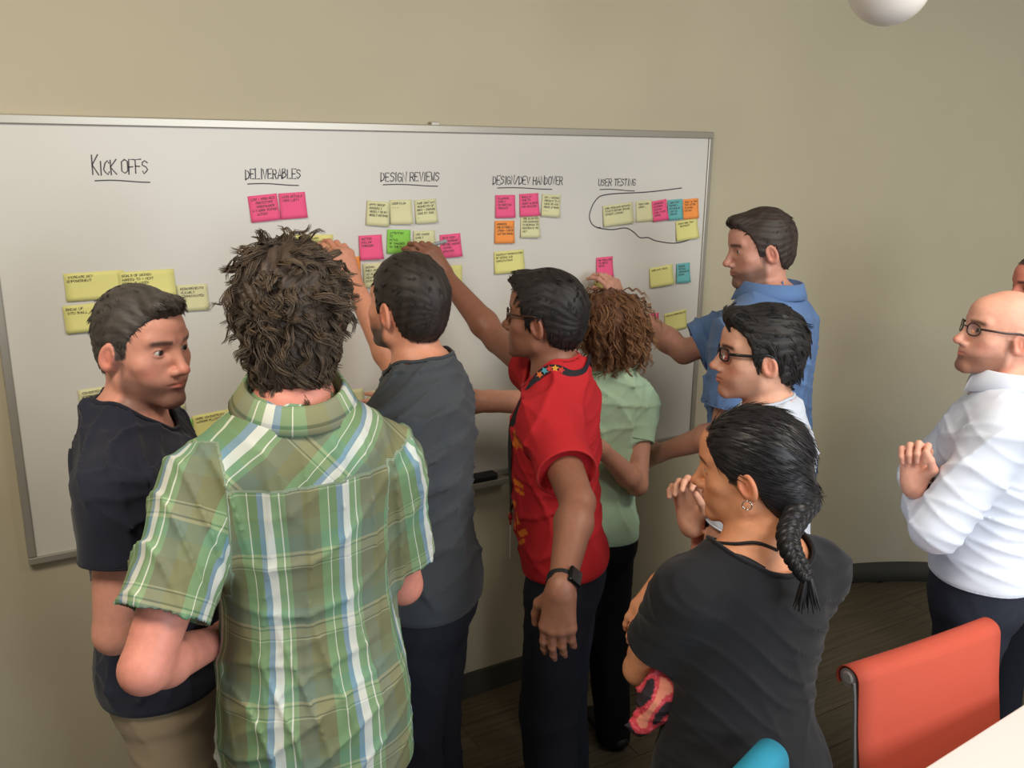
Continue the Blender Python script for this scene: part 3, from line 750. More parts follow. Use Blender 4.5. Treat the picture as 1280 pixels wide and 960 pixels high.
    # eyes
    for sg in (1, -1):
        c = Hc+Rh@(V(.0315*sg, .0735, .0160)*s); R2 = Rh@np.array(basis(face.get('gaze', 0)*1.0))
        u0, vv, fs = sphere_np(c, .0128*s, R2)
        cc = np.tile(np.array(lin((205, 196, 188))), (len(u0), 1)); r = np.sqrt(u0[:, 0]**2+u0[:, 2]**2)
        cc[(u0[:, 1] > 0) & (r < .52)] = lin(face.get('iris', (70, 52, 40))); cc[(u0[:, 1] > 0) & (r < .27)] = (.004, .004, .004)
        link('eye', mesh_np('eye', vv, fs, p.off, cols=cc), mat('eyeball', attr='Col', rough=.15, spec=.6), p.root)
    return p
def head_local(p, x, y, z): return p.Hc+p.Rh@(V(x, y, z)*p.s)
def hair_shell(p, col, top=.012, side=.007, back=.009, front=.006, amp=.0015, res=.0036, hy=None, hz=None, extra=None, glossy=False, dirfreq=260, jag=.003, quiff=0.0, name='hair', lo2=None):
    s = p.s; Hc, Rh = p.Hc, p.Rh; hy = p_hy(p, hy, HAIR_Y); hz = p_hy(p, hz, HAIR_Z)
    rg = np.random.RandomState(int(abs(Hc[0])*1000) % 997)
    ph = rg.uniform(0, 6, 6)
    def f(x, y, z):
        xs = np.abs(x)
        a, b, c = .0765+side, .099+(back+front)/2, .087+top
        cy = -.006-(back-front)/2
        k0 = np.sqrt((x/a)**2+((y-cy)/b)**2+((z-.043)/c)**2)+1e-6; k1 = np.sqrt((x/a**2)**2+((y-cy)/b**2)**2+((z-.043)/c**2)**2)+1e-6
        d = k0*(k0-1)/k1
        a, b, c = .061+side*.9, .064+back*.9, .062
        k0 = np.sqrt((x/a)**2+((y+.033)/b)**2+((z+.008)/c)**2)+1e-6; k1 = np.sqrt((x/a**2)**2+((y+.033)/b**2)**2+((z+.008)/c**2)**2)+1e-6
        d = smin(d, k0*(k0-1)/k1, .02)
        if quiff:
            k0 = np.sqrt((x/.045)**2+((y-.072)/.032)**2+((z-.105)/(.02+quiff))**2)+1e-6; d = smin(d, (k0-1)*.025, .02)
        th = np.arctan2(x, z-.02)*1.0
        d = d+amp*(np.sin(th*dirfreq*.09+4*np.sin(y*30+ph[0])+ph[1])*.6+np.sin(th*dirfreq*.21+3*np.sin(y*45+ph[2]))*.4+.5*np.sin(x*90+y*70+ph[3])*np.sin(z*80+ph[4]))
        if extra: d = extra(d, x, y, z)
        cut = (np.interp(y, hy, hz)-z)*.75+jag*np.sin(y*330+ph[5])*np.sin(x*280)
        return smax(d, cut, .004)
    ops = [Op(lambda X, Y, Z: f(*[((X-Hc[0])*Rh[0, i]+(Y-Hc[1])*Rh[1, i]+(Z-Hc[2])*Rh[2, i])/s for i in range(3)])*s, Hc-.2*s, Hc+.2*s, 'u', .004)]
    e = .165*s if lo2 is None else lo2
    v, q = surf(ops, Hc-e, Hc+e, res)
    h = (v-Hc)@Rh/s
    c = np.array(lin(col)); cc = np.tile(c, (len(v), 1))*(1+.18*np.sin(h[:, :1]*260+np.sin(h[:, 1:2]*60)*3))
    return v, q, cc, h
def p_hy(p, a, b): return b if a is None else a
def normals(v, q):
    n = np.cross(v[q[:, 2]]-v[q[:, 0]], v[q[:, 3]]-v[q[:, 1]]); N_ = np.zeros_like(v)
    for i in range(4): np.add.at(N_, q[:, i], n)
    return N_/(np.linalg.norm(N_, axis=1, keepdims=True)+1e-9)
def strands(roots, dirs, nrm, length, w, segs, rg, curl=0.0, cturn=0.0, lift=.1, grav=None, bend=.15, flat=False, gi=None, pull=.7):
    """vectorised tapered strands -> verts, quads.  dirs: unit tangents"""
    n = len(roots); side = np.cross(nrm, dirs); side /= np.linalg.norm(side, axis=1, keepdims=True)+1e-9
    L = np.asarray(length)*np.ones(n); st = (L/segs)[:, None]
    p = roots.copy(); d = dirs+nrm*lift; d /= np.linalg.norm(d, axis=1, keepdims=True)
    pts = [p.copy()]; ph = rg.uniform(0, 6.28, n)[:, None]; b = (rg.randn(n, 1)*bend); ct = 1+.3*rg.randn(n, 1, 1)
    if gi is not None: ph = ph[gi]*.93+ph*.07; b = b[gi]*.8+b*.2; ct = ct[gi]
    for j in range(segs):
        t = (j+1)/segs
        d2 = d+side*b*t-nrm*(lift*1.6*t)
        if grav is not None: d2 = d2+grav*t
        d2 /= np.linalg.norm(d2, axis=1, keepdims=True)
        p = p+d2*st; pts.append(p.copy())
    P3 = np.stack(pts, 1)                                       # n, S, 3
    if curl:
        tt = np.linspace(0, 1, segs+1)[None, :, None]; a = ph[:, None]+tt*cturn*ct
        env = np.minimum(1, tt*3)
        P3 = P3+env*curl*(side[:, None]*np.sin(a)+nrm[:, None]*(np.cos(a)-.0))
    if gi is not None:
        wt = np.linspace(0, 1, segs+1)[None, :, None]**.7*pull; P3 = P3*(1-wt)+P3[gi]*wt
    T = np.gradient(P3, axis=1); T /= np.linalg.norm(T, axis=2, keepdims=True)+1e-9
    A = np.cross(T, nrm[:, None]); A /= np.linalg.norm(A, axis=2, keepdims=True)+1e-9; B = np.cross(A, T)
    tw = np.sqrt(np.clip(1-np.linspace(0, 1, segs+1)**2, 0.02, 1))[None, :, None]
    wv = (w*np.ones(n))[:, None, None]*tw
    ring = [P3+A*wv, P3-A*wv*.5+B*wv*.6, P3-A*wv*.5-B*wv*.6] if not flat else [P3+A*wv, P3+B*wv*.35, P3-A*wv, P3-B*wv*.35]
    k = len(ring); Vx = np.stack(ring, 2).reshape(-1, 3)
    base = (np.arange(n)*(segs+1)*k)[:, None, None]; j = (np.arange(segs)*k)[None, :, None]; m = np.arange(k)[None, None, :]; m2 = (np.arange(k)+1)[None, None, :] % k
    q = np.stack([base+j+m, base+j+m2, base+j+k+m2, base+j+k+m], -1).reshape(-1, 4)
    return Vx, q, (segs+1)*k
def comb(h, whorl=(0.0, -.06, .12), fwd=.0, down=1.0):
    """direction in head space: away from the whorl, down the sides, forward on top when fwd>0"""
    d = h-np.array(whorl); d = d/(np.linalg.norm(d, axis=1, keepdims=True)+1e-6)
    d = d+np.array([0, fwd, 0])*np.clip((h[:, 2:3]-.04)/.06, 0, 1)
    d = d+np.array([0, 0, -down])*np.clip((.09-h[:, 2:3])/.05, 0, 1)
    return d
def make_hair(p, col, n=2600, L=(.012, .022), w=.0011, segs=3, combk={}, curl=0, cturn=0, lift=.15, bend=.25, vary=.35, flat=False, glossy=False, minz=None, tip=None, clump=0, pull=.7, name='hair', gravity=None, seed=1, shell={}, lencurve=None, parent_off=None):
    rg = np.random.RandomState(seed)
    v, q, cc, h = hair_shell(p, col, **shell)
    N_ = normals(v, q); hn = N_@p.Rh
    hy, hz = shell.get('hy') or HAIR_Y, shell.get('hz') or HAIR_Z
    above = h[:, 2]-np.interp(h[:, 1], hy, hz)
    ok = np.where((above > .002) & ((h*hn).sum(1) > -.02) & (np.linalg.norm(h-np.array([0, 0, .04]), axis=1) > .06))[0]
    idx = rg.choice(ok, n); hh = h[idx]; nn = hn[idx]
    d = comb(hh, **combk)+rg.randn(n, 3)*.12
    d = d-nn*(d*nn).sum(1, keepdims=True); d /= np.linalg.norm(d, axis=1, keepdims=True)+1e-9
    Ls = rg.uniform(*L, n)
    if lencurve is not None: Ls = Ls*lencurve(hh)
    gi = None
    if clump:
        g_ = rg.choice(n, clump, replace=False); gi = g_[np.argmin(((hh[:, None]-hh[g_][None])**2).sum(2), 1)]; d = d[gi]*.85+d*.15; Ls = Ls*.25+Ls[gi]*.75
    Vx, Q, per = strands(hh-nn*.003, d, nn, Ls, w, segs, rg, curl=curl, cturn=cturn, lift=lift, bend=bend, flat=flat, grav=gravity, gi=gi, pull=pull)
    Vw = p.Hc+(Vx*p.s)@p.Rh.T
    c = np.array(lin(col)); f = 1+vary*rg.randn(n); f = np.clip(f, .45, 2.2)
    sc_ = np.repeat(c[None]*f[:, None], per, 0)
    if tip is not None:
        tt = np.tile(np.repeat(np.linspace(0, 1, segs+1), per//(segs+1)), n)[:, None]
        tm = tt*np.repeat(rg.uniform(0, 1, n), per)[:, None]; sc_ = sc_*(1-tm)+np.array(lin(tip))*tm
    av = np.concatenate([v, Vw]); aq = np.concatenate([q, Q+len(v)]); ac = np.concatenate([cc, sc_])
    me = mesh_np(name, av, [aq], p.off, cols=ac)
    o = link(name, me, HAIRS if glossy else HAIRM, p.root); return o
def loopband(p, pts, r, m, parent, name, flat=.5, nrm=None):
    pts = np.array(pts); 
    for _ in range(2): pts = (np.roll(pts, 1, 0)+2*pts+np.roll(pts, -1, 0))/4
    return link(name, pymesh(name, [tube(pts, r, 6, closed=True)], p.off, smooth=True), m, parent)
def march(ops, o, d, far=.4, off=.003):
    t = np.linspace(0, far, 160); q = o+t[:, None]*unit(d); s_ = sdf_at(ops, q); k = np.where(s_ < off)[0]
    return q[k[0]] if len(k) else q[-1]
def bands(p, ops, cut, sleeves, hem, m, parent, neck=True, nr_=.0045):
    """ribbed neckband and stitched hems laid on the edges of a knitted shirt"""
    if neck:
        c, rad, Rn = cut; out = []; th = np.linspace(-1.5, 1.2, 90)
        for ph in np.linspace(0, 2*math.pi, 57)[:-1]:
            q = np.stack([np.cos(th)*math.sin(ph)*rad[0], np.cos(th)*math.cos(ph)*rad[1], np.sin(th)*rad[2]], 1)@Rn.T+c
            d = sdf_at(ops, q); k = np.where((d[:-1] < 0) & (d[1:] >= 0))[0]
            if len(k): k = k[0]; t = d[k]/(d[k]-d[k+1]); out.append(q[k]+(q[k+1]-q[k])*t)
        if len(out) > 20: loopband(p, out, nr_, m, parent, 'neckband')
    for i, sd in enumerate('RL'):
        if sleeves[i] > 1: continue
        S, E_ = p.S[sd], p.E[sd]; ax = unit(E_-S); c = S+(E_-S)*sleeves[i]-ax*.003; e1 = unit(np.cross(ax, [.2, .3, 1])); e2 = np.cross(ax, e1); out = []
        for a_ in np.linspace(0, 2*math.pi, 41)[:-1]:
            rr = np.linspace(.035, .11, 40); d_ = e1*math.cos(a_)+e2*math.sin(a_); d = sdf_at(ops, c+rr[:, None]*d_); k = np.where((d[:-1] < 0) & (d[1:] >= 0))[0]
            out.append(c+d_*(rr[k[0]] if len(k) else .07))
        loopband(p, out, .003, m, parent, 'sleeve_hem')
    out = []; c = p.Pc+p.Rb[:, 2]*(hem+.004)
    for a_ in np.linspace(0, 2*math.pi, 61)[:-1]:
        rr = np.linspace(.06, .28, 90); d_ = p.Rb[:, 0]*math.sin(a_)+p.Rb[:, 1]*math.cos(a_); d = sdf_at(ops, c+rr[:, None]*d_); k = np.where((d[:-1] < 0) & (d[1:] >= 0))[0]
        out.append(c+d_*(rr[k[0]] if len(k) else .17))
    loopband(p, out, .003, m, parent, 'shirt_hem')
def garment(p, name, ops, m, res=.006, patfn=None, seed=None, amp=.004, colfn=None, label=None, fr=(28, 75), post=(), calm=(), seams=()):
    lo, hi = bounds(ops, .02)
    if seed is not None: ops = ops+[folds(seed, amp, lo, hi, p.Rb, fr=fr, calm=calm, seams=seams)]
    ops = ops+list(post)
    lo[2] = max(lo[2], .003); p.gops = [o for o in ops if o not in post]
    v, q = surf(ops, lo, hi, res)
    me = mesh_np(name, v, [q], p.off, vecs=None if patfn is None else patfn(v), cols=None if colfn is None else colfn(v))
    o = link(name, me, m, p.root)
    if label: o['label'] = label
    return o
def sleeve_ops(p, sd, frac, r0, r1, k=.03, over=None):
    """short sleeve to a fraction of the upper arm (over 1: onto the forearm)"""
    S, E_, Wp = p.S[sd], p.E[sd], p.Wr[sd]; s = p.s*(1 if p.sex == 'm' else .9)
    out = []
    if frac <= 1:
        end = S+(E_-S)*frac; ax = unit(end-S)
        out.append(cone(S, r0*s, S+ax*.04, r0*s, k)); out.append(cone(S-ax*.01, r0*s, end, r1*s, k, cap=True))
        out.append(('post', cone(end-ax*.012, r1*s-.006, end+ax*.03, r1*s-.005, .003, mode='s', cap=True)))
    else:
        out.append(cone(S, r0*s, E_, r1*s*1.02, k)); end = E_+(Wp-E_)*(frac-1); ax = unit(end-E_)
        out.append(cone(E_, r1*s, end, r1*s*.86, .012, cap=True))
        out.append(cone(end-ax*.035, r1*s*.93, end, r1*s*.93, .004, cap=True))
    return out
def shirt_ops(p, hem=-.06, fit=.016, sleeves=(.5, .5), sr=(.064, .066), neck=(.0, .0, .075, .07), neckdrop=.0, hemflare=0.0, k=.04, necktilt=.35, collared=False):
    tab = p.tab.copy(); R = p.Rb; L = tab[-1, 0]
    tab2 = tab.copy(); lowi = tab2[:, 0] < .0
    tab2[lowi, 3] = np.maximum(tab2[lowi, 3], tab[2, 3]*1.0); tab2[lowi, 4] = np.maximum(tab2[lowi, 4], tab[2, 4]); tab2[lowi, 2] = tab[2, 2]; tab2[0, 0] = min(tab2[0, 0], hem-.03)
    tab2[:, 3] += np.interp(tab[:, 0], [-.2, .0, .2, .45, .6], [hemflare+.004, hemflare, .006, 0, 0]); tab2[:, 4] += np.interp(tab[:, 0], [-.2, .0, .2, .45, .6], [hemflare, hemflare, .008, 0, 0])
    t1 = tab[-1, 0]-(.040 if collared else 0); ops = [loft(p.Pc, R, tab2, .02, inf=fit, t0=hem, t1=t1)]; p.topseam = (p.Pc, R[:, 2], t1)
    u = R[:, 2]; post = []
    for i, sd in enumerate('RL'):
        ops.append(cone(p.NB+u*.005, (.042*p.s+fit), p.S[sd]+u*.012, .040*p.s+fit*.9, .05))
        for o in sleeve_ops(p, sd, sleeves[i], sr[0], sr[1], k):
            (post.append(o[1]) if isinstance(o, tuple) else ops.append(o))
    # neckline
    nx, ny, ra, rb = neck
    Rn = R@np.array(basis(0, -math.degrees(necktilt)))
    c = p.NB+R@V(nx, ny+.012, .055-neckdrop)
    cut = ell(c, (ra, rb, .105), Rn, k=.002, mode='s')
    p.calm = [p.S[sd]+(p.E[sd]-p.S[sd])*sleeves[i] for i, sd in enumerate('RL') if sleeves[i] <= 1]; p.hem = (p.Pc, R[:, 2], hem); p.cut = (c, (ra, rb, .105), Rn)
    return ops, post+[cut]
def trouser_ops(p, top=.0, fit=.008, rk=.076, ra=.062, hip=0.0):
    tab = p.tab.copy(); tab[:, 3] += hip
    ops = [loft(p.Pc, p.Rb, tab, .02, inf=fit, t1=top)]
    for sd in 'RL':
        hj, kn, an = p.hips[sd], p.K[sd], p.A[sd]
        ops += [cone(hj-V(0, 0, .05), .088*p.sc+fit, kn, rk, .035), cone(kn, rk, an-V(0, 0, .045), ra, .02, cap=False)]
    return ops
def shoes(p, m, flat=False, label=None):
    for sd, sg in (('R', 1), ('L', -1)):
        an = p.A[sd]; F = p.Lr[:, 1]; a = V(an[0], an[1], 0)
        if flat:
            ops = [cone(a+V(0, 0, .032)-F*.035, .034, a+V(0, 0, .026)+F*.15, .032, .03, flat=(V(0, 0, 1), .75)), ell(a+V(0, 0, .085)+F*.03, (.04, .075, .05), p.Lr, .006, 's')]
        else:
            ops = [cone(a+V(0, 0, .045)-F*.03, .042, a+V(0, 0, .034)+F*.17, .040, .03, flat=(V(0, 0, 1), .85)), cone(a+V(0, 0, .05), .044, a+V(0, 0, .10), .046, .03), cone(a+V(0, 0, .012)-F*.035, .046, a+V(0, 0, .012)+F*.18, .044, .01, flat=(V(0, 0, 1), .4))]
        lo, hi = bounds(ops, .02); lo[2] = .0005
        v, q = surf(ops, lo, hi, .006); link('shoe', mesh_np('shoe', v, [q], p.off), m, p.root)
def collar(p, m, r=(.068, .066), h=.04, drop=.035, gap=35, tilt=.3, z=-.005, name='collar', patfn=None, flare=.022, spread=1.0, c0=0.0):
    """folded shirt collar: a stand with a flap folded over it, open at the front"""
    R = p.Rb@basis(0, -math.degrees(tilt)); c = p.NB+p.Rb@V(0, .002+c0, z)
    prof = [(0, 0), (.002, h*.95), (.006, h), (.010, h*.95), (.012+flare*.5, h-drop*.55), (.012+flare, h-drop), (.009+flare, h-drop-.001), (.006+flare*.35, h-drop*.5), (-.0035, h*.5), (-.0035, 0)]
    n = 44; a0 = math.radians(gap); Vx = []
    for i in range(n+1):
        a = a0+(2*math.pi-2*a0)*i/n             # measured from the front
        e = max(0, 1-min(i, n-i)/6)             # pointed ends
        for (dr, dz) in prof:
            rr = (r[0]+dr, r[1]+dr); dzz = dz-(e*.022*spread if dr > .012 else 0); rad = 1+(e*.10 if dr > .012 else 0)
            Vx.append(c+R@V(math.sin(a)*rr[0]*rad, math.cos(a)*rr[1]*rad, dzz*p.s))
    k = len(prof); fs = []
    for i in range(n):
        for j in range(k):
            j2 = (j+1) % k; fs.append([i*k+j, i*k+j2, (i+1)*k+j2, (i+1)*k+j])
    fs2 = [list(range(k)), [n*k+j for j in range(k)][::-1]]
    Vx = np.array(Vx)
    me = pymesh(name, [(Vx, fs+fs2)], p.off, smooth=True)
    if patfn is not None:
        a = me.attributes.new('pat', 'FLOAT_VECTOR', 'POINT')
        ang = np.array([[((a0+(2*math.pi-2*a0)*i/n)-math.pi)*.075, j*.012+1.0, 0] for i in range(n+1) for j in range(k)], np.float32)
        a.data.foreach_set('vector', ang.ravel())
    return link(name, me, m, p.root)
def glasses(p, m, wdt=.021, hgt=.016, rim=.0016, round_=2.6, lens=True):
    parts = []
    for sg in (1, -1):
        loop = []
        for i in range(28):
            a = 2*math.pi*i/28; cx = abs(math.cos(a))**(2/round_)*math.copysign(1, math.cos(a)); cz = abs(math.sin(a))**(2/round_)*math.copysign(1, math.sin(a))
            x = .033*sg+cx*wdt; loop.append(head_local(p, x, .104-.9*abs(abs(x)-.0)**2*6, .016+cz*hgt))
        parts.append(tube(loop, rim, 6, closed=True))
        tp = smoothpath([head_local(p, sg*.0535, .088, .022), head_local(p, sg*.070, .076, .024), head_local(p, sg*.0815, .035, .026), head_local(p, sg*.084, -.004, .030), head_local(p, sg*.083, -.022, .012)], 14)
        parts.append(tube(tp, rim*1.05, 6, flat=1.6))
    parts.append(tube([head_local(p, x, .106+.002*(1-abs(x)/.012), .020) for x in (-.012, -.005, .005, .012)], rim*.9, 6))
    g = link('glasses', pymesh('glasses', parts, p.off, smooth=True), m, p.root)
    if lens:
        gm = mat('clear_lens', (245, 248, 250), .03, trans=1.0, spec=.5)
        for sg in (1, -1):
            vs = []; 
            for k in (0, 1):
                for i in range(20):
                    a = 2*math.pi*i/20; cx = abs(math.cos(a))**(2/round_)*math.copysign(1, math.cos(a)); cz = abs(math.sin(a))**(2/round_)*math.copysign(1, math.sin(a))
                    x = .033*sg+cx*wdt*.96; vs.append(head_local(p, x, .1035-5.4*x*x+k*.0008, .016+cz*hgt*.96))
            fs = [list(range(20)), list(range(20, 40))[::-1]]+[[i, 20+i, 20+(i+1) % 20, (i+1) % 20] for i in range(20)]
            link('lens', pymesh('lens', [(np.array(vs), fs)], p.off), gm, g)
    return g
def watch(p, sd, frac=.93, face_dir=None, m=None, name='wristwatch', fit=1.0):
    E_, Wp = p.E[sd], p.Wr[sd]; c = E_+(Wp-E_)*frac; ax = unit(Wp-E_)
    n = V(0, -1, 0) if face_dir is None else unit(np.array(face_dir)); n = unit(n-ax*(n@ax)); t = np.cross(ax, n)
    r = .0315*p.ar[sd]*fit
    loop = [c+(n*math.cos(a)+t*math.sin(a))*r for a in np.linspace(0, 2*math.pi, 29)[:-1]]
    v, f = tube(loop, .0095, 8, closed=True, flat=.22, nrm=None)
    # band: flat across the limb
    Vb = []; 
    for a in np.linspace(0, 2*math.pi, 33)[:-1]:
        rd = n*math.cos(a)+t*math.sin(a)
        for (q, w_) in ((0, -1), (0, 1), (.003, 1), (.003, -1)): Vb.append(c+rd*(r+q)+ax*w_*.010)
    fb = []
    for i in range(32):
        for j in range(4): fb.append([i*4+j, i*4+(j+1) % 4, ((i+1) % 32)*4+(j+1) % 4, ((i+1) % 32)*4+j])
    w = link(name, pymesh(name, [(np.array(Vb), fb)], p.off), m or mat('black_rubber', (22, 22, 24), .5), p.root)
    R3 = np.stack([t, ax, n], 1)
    link('watch_face', pymesh('watch_face', [boxmesh(c+n*(r+.005), .034, .039, .010, R3, bev=.004)], p.off), mat('watch_glass', (12, 12, 14), .12), w)
    return w
def marker(pa, d, col, label, L=.135, r=.0062, cap=None, body=None):
    d = unit(d); o = empty('marker_pen', pa, label, 'marker')
    A = np.array(pa)
    bm_ = mat('pen_body_'+label[:10].replace(' ', '_'), body or (150, 152, 156), .35)
    cm = mat('pen_cap_'+label[:10].replace(' ', '_'), col, .35)
    im = mat('pen_nib', (24, 24, 26), .6)
    def tb(nm, pts, rr, m): link(nm, pymesh(nm, [tube(pts, rr, 14)], A, smooth=True), m, o)
    tb('nib', [A, A+d*.004, A+d*.010], [.0008, .0018, .0022], im)
    tb('grip', [A+d*.010, A+d*.014, A+d*.030, A+d*.034], [.0026, .0045, .0052, r], cm if cap is None else mat('pen_grip', cap, .4))
    tb('barrel', [A+d*.034, A+d*.036, A+d*L*.97, A+d*L], [r*.98, r, r*.96, r*.7], bm_)
    return o
import time as _t
_T0 = _t.time()
def done(n): print('PT', n, round(_t.time()-_T0, 1))
DENIM = mat('dark_denim', (37, 39, 48), .85, noise=.12, nscale=260, bump=.2, bscale=700, spec=.2)
DENIM2 = mat('indigo_denim', (46, 49, 60), .85, noise=.12, nscale=260, bump=.2, bscale=700, spec=.2)
BLACKP = mat('black_trousers', (24, 24, 28), .85, noise=.06, nscale=200, spec=.2)
SHOE = mat('black_shoe', (26, 25, 25), .5)
def shirt(p, m, name='t_shirt', res=.006, seed=1, amp=.0035, patfn=None, colfn=None, label=None, fr=(28, 75), **k):
    band = k.pop('band', None); o_, post = shirt_ops(p, **k)
    g_ = garment(p, name, o_, m, res, patfn, seed, amp, colfn, label, fr, post, p.calm, [p.hem, p.topseam] if k.get('collared') else [p.hem]); p.shirt = g_; p.sops = p.gops
    if band is not None: bands(p, p.sops, p.cut, k.get('sleeves', (.5, .5)), k.get('hem', -.06), band, g_, neck=not k.get('collared'))
    return g_

# A: man in navy at the left, looking over to the right
a = person('greying man in a navy T-shirt with khaki trousers, face turned to the right', (178, 440), 1.63, 1.76, 146, 108, pitch=2, sex='m', lean=(0, .03), skin=(214, 150, 130), hair_col=(70, 62, 58),
    face={'jaw': .97, 'chin': 1.05, 'gaze': -12, 'iris': (66, 66, 64)}, beard=((92, 68, 60), .72),
    arms={'R': dict(el=('b', .05, -.04, -.27), wr=('b', -.2, .12, .06), curl=.5, hid=1), 'L': dict(hid=1, el=('b', -.05, .05, -.27), wr=('b', .04, .13, -.17), curl=.5)})
make_hair(a, (70, 64, 60), n=5000, L=(.016, .026), w=.0009, segs=3, clump=700, pull=.35, combk=dict(whorl=(.0, -.07, .11), fwd=.5), shell=dict(top=.011, side=.004, back=.006, front=.003, quiff=.004), lift=.12, seed=3)
shirt(a, fabric('navy_cotton', (34, 36, 50)), hem=-.045, hemflare=.006, fit=.014, sleeves=(.52, .52), sr=(.073, .072), neck=(0, .012, .088, .088), band=fabric('navy_rib', (30, 32, 45)), res=.0052, seed=11, amp=.010, fr=(24, 70))
garment(a, 'trousers', trouser_ops(a), fabric('khaki_cotton', (150, 132, 106)), .008, seed=12, amp=.004); shoes(a, SHOE); done('A')

# B: man in plaid with curly hair, back to us
b = person('curly-haired man in a green plaid short-sleeved shirt seen from behind', (366, 404), 1.735, 1.87, 30, 4, pitch=4, roll=-3, nbx=-.012, shdrop=(-.045, -.025), necku=-.158, headres=.0035, lean=(.01, -.0), skin=(214, 140, 122), wid=.87, dep=.98, hair_col=(70, 56, 46),
    arms={'L': dict(hid=1, el=('near', 180, 838), wr=('far', 275, 800), curl=.7, sh=(-.005, 0, -.01)), 'R': dict(hid=1, el=('b', .05, .06, -.27), wr=('b', -.14, .18, .04), curl=.7)})
def plaid():
    m = bpy.data.materials.new('green_plaid_cotton'); m.use_nodes = True; nt = m.node_tree; N = nt.nodes; L = nt.links; bs = N['Principled BSDF']
    at = N.new('ShaderNodeAttribute'); at.attribute_name = 'pat'; sp = N.new('ShaderNodeSeparateXYZ'); L.new(at.outputs['Vector'], sp.inputs[0])
    def ramp(ch, per, off, stops):
        d = N.new('ShaderNodeMath'); d.operation = 'MULTIPLY_ADD'; d.inputs[1].default_value = 1/per; d.inputs[2].default_value = off; L.new(sp.outputs[ch], d.inputs[0])
        fr = N.new('ShaderNodeMath'); fr.operation = 'FRACT'; L.new(d.outputs[0], fr.inputs[0])
        r = N.new('ShaderNodeValToRGB'); r.color_ramp.interpolation = 'CONSTANT'; e = r.color_ramp.elements
        e[0].position = 0; e[0].color = (*lin(stops[0][1]), 1); e[1].position = stops[1][0]; e[1].color = (*lin(stops[1][1]), 1)
        for ps, c in stops[2:]:
            q = e.new(ps); q.color = (*lin(c), 1)
        L.new(fr.outputs[0], r.inputs[0]); return r.outputs[0]
    w = ramp(0, .135, 40.2, [(0, (116, 122, 92)), (.22, (112, 158, 116)), (.34, (232, 236, 224)), (.355, (104, 148, 108)), (.46, (120, 160, 190)), (.53, (236, 240, 236)), (.63, (124, 168, 128)), (.72, (238, 240, 232)), (.735, (120, 160, 122)), (.80, (112, 124, 108))])
    h = ramp(1, .140, 40.0, [(0, (116, 108, 74)), (.34, (172, 164, 128)), (.36, (84, 80, 60)), (.38, (150, 142, 106)), (.50, (84, 80, 60)), (.52, (172, 164, 130)), (.56, (104, 122, 108)), (.78, (118, 122, 92))])
    mx = N.new('ShaderNodeMix'); mx.data_type = 'RGBA'; mx.inputs[0].default_value = .42; L.new(w, mx.inputs[6]); L.new(h, mx.inputs[7])
    L.new(mx.outputs[2], bs.inputs['Base Color']); bs.inputs['Roughness'].default_value = .85; bs.inputs['Specular IOR Level'].default_value = .2
    return m
PLAID = plaid(); MATS['plaid'] = PLAID
def plaidpat(p):
    def f(v):
        h = (v-p.Pc)@p.Rb; x, y, z = h[:, 0], h[:, 1], h[:, 2]
        ang = np.arctan2(x, -(y-.02)); pu = np.where(np.abs(x) < .16, x+.10*x**3/.02, np.sign(x)*(.16+.02))
        pu = ang*.155; out = np.stack([pu, z, 0*z], 1)
        top = p.tab[-1, 0]
        seam = top-.145-.10*np.abs(x)*0
        yk = (z > seam) & (y < .03); a_ = math.radians(-50); sx = np.sign(x)+1e-9
        out[yk, 0] = (x*math.cos(a_)+z*math.sin(a_))[yk]*1.0; out[yk, 1] = (-x*math.sin(a_)+z*math.cos(a_))[yk]
        for sd in 'RL':
            S, E_ = p.S[sd], p.E[sd]; ax = unit(E_-S); d = v-S; t = d@ax; r = d-np.outer(t, ax); rr = np.linalg.norm(r, axis=1)
            sg = 1 if sd == 'R' else -1
            side = (h[:, 0]*sg > np.abs(((S-p.Pc)@p.Rb)[0])-.018) & (rr < .11) & (t > -.06)
            e1 = unit(np.cross(ax, p.Rb[:, 1])); e2 = np.cross(ax, e1); an = np.arctan2(r@e1, r@e2)
            out[side, 0] = (an*.07)[side]; out[side, 1] = t[side]
        return out
    return f
shirt(b, PLAID, 'shirt', .0048, seed=23, amp=.010, patfn=plaidpat(b), hem=-.155, fit=.020, hemflare=.010, sleeves=(.72, .72), sr=(.072, .078), neck=(0, .02, .066, .066), collared=True, fr=(22, 60))
collar(b, PLAID, r=(.080, .082), h=.040, drop=.044, patfn=1, tilt=.24, z=.022, c0=-.004)
# raised yoke seam across the back
ys = []
for t in np.linspace(-1, 1, 30):
    x = t*.175*b.sc; zz = b.tab[-1, 0]-.145
    ys.append((x, zz))
garment(b, 'trousers', trouser_ops(b), DENIM2, .009, seed=24, amp=.003); shoes(b, SHOE)
make_hair(b, (64, 52, 43), n=7500, L=(.040, .062), w=.0011, segs=6, combk=dict(whorl=(0, -.05, .13), down=.8), curl=.0075, cturn=6.5, lift=.22, bend=.7, vary=.28, tip=(112, 94, 74), clump=420, pull=.62,
    shell=dict(extra=lambda d, x, y, z: smin(d, (np.sqrt((x/.074)**2+((y+.045)/.062)**2+((z+.055)/.070)**2)-1)*.06, .03), top=.022, side=.018, back=.022, front=.016, amp=.004, jag=.006, hy=[-.15, -.1, -.06, -.03, .0, .03, .055, .075, .14], hz=[-.125, -.125, -.118, -.10, -.05, -.02, .05, .08, .08]), seed=5)
done('B')

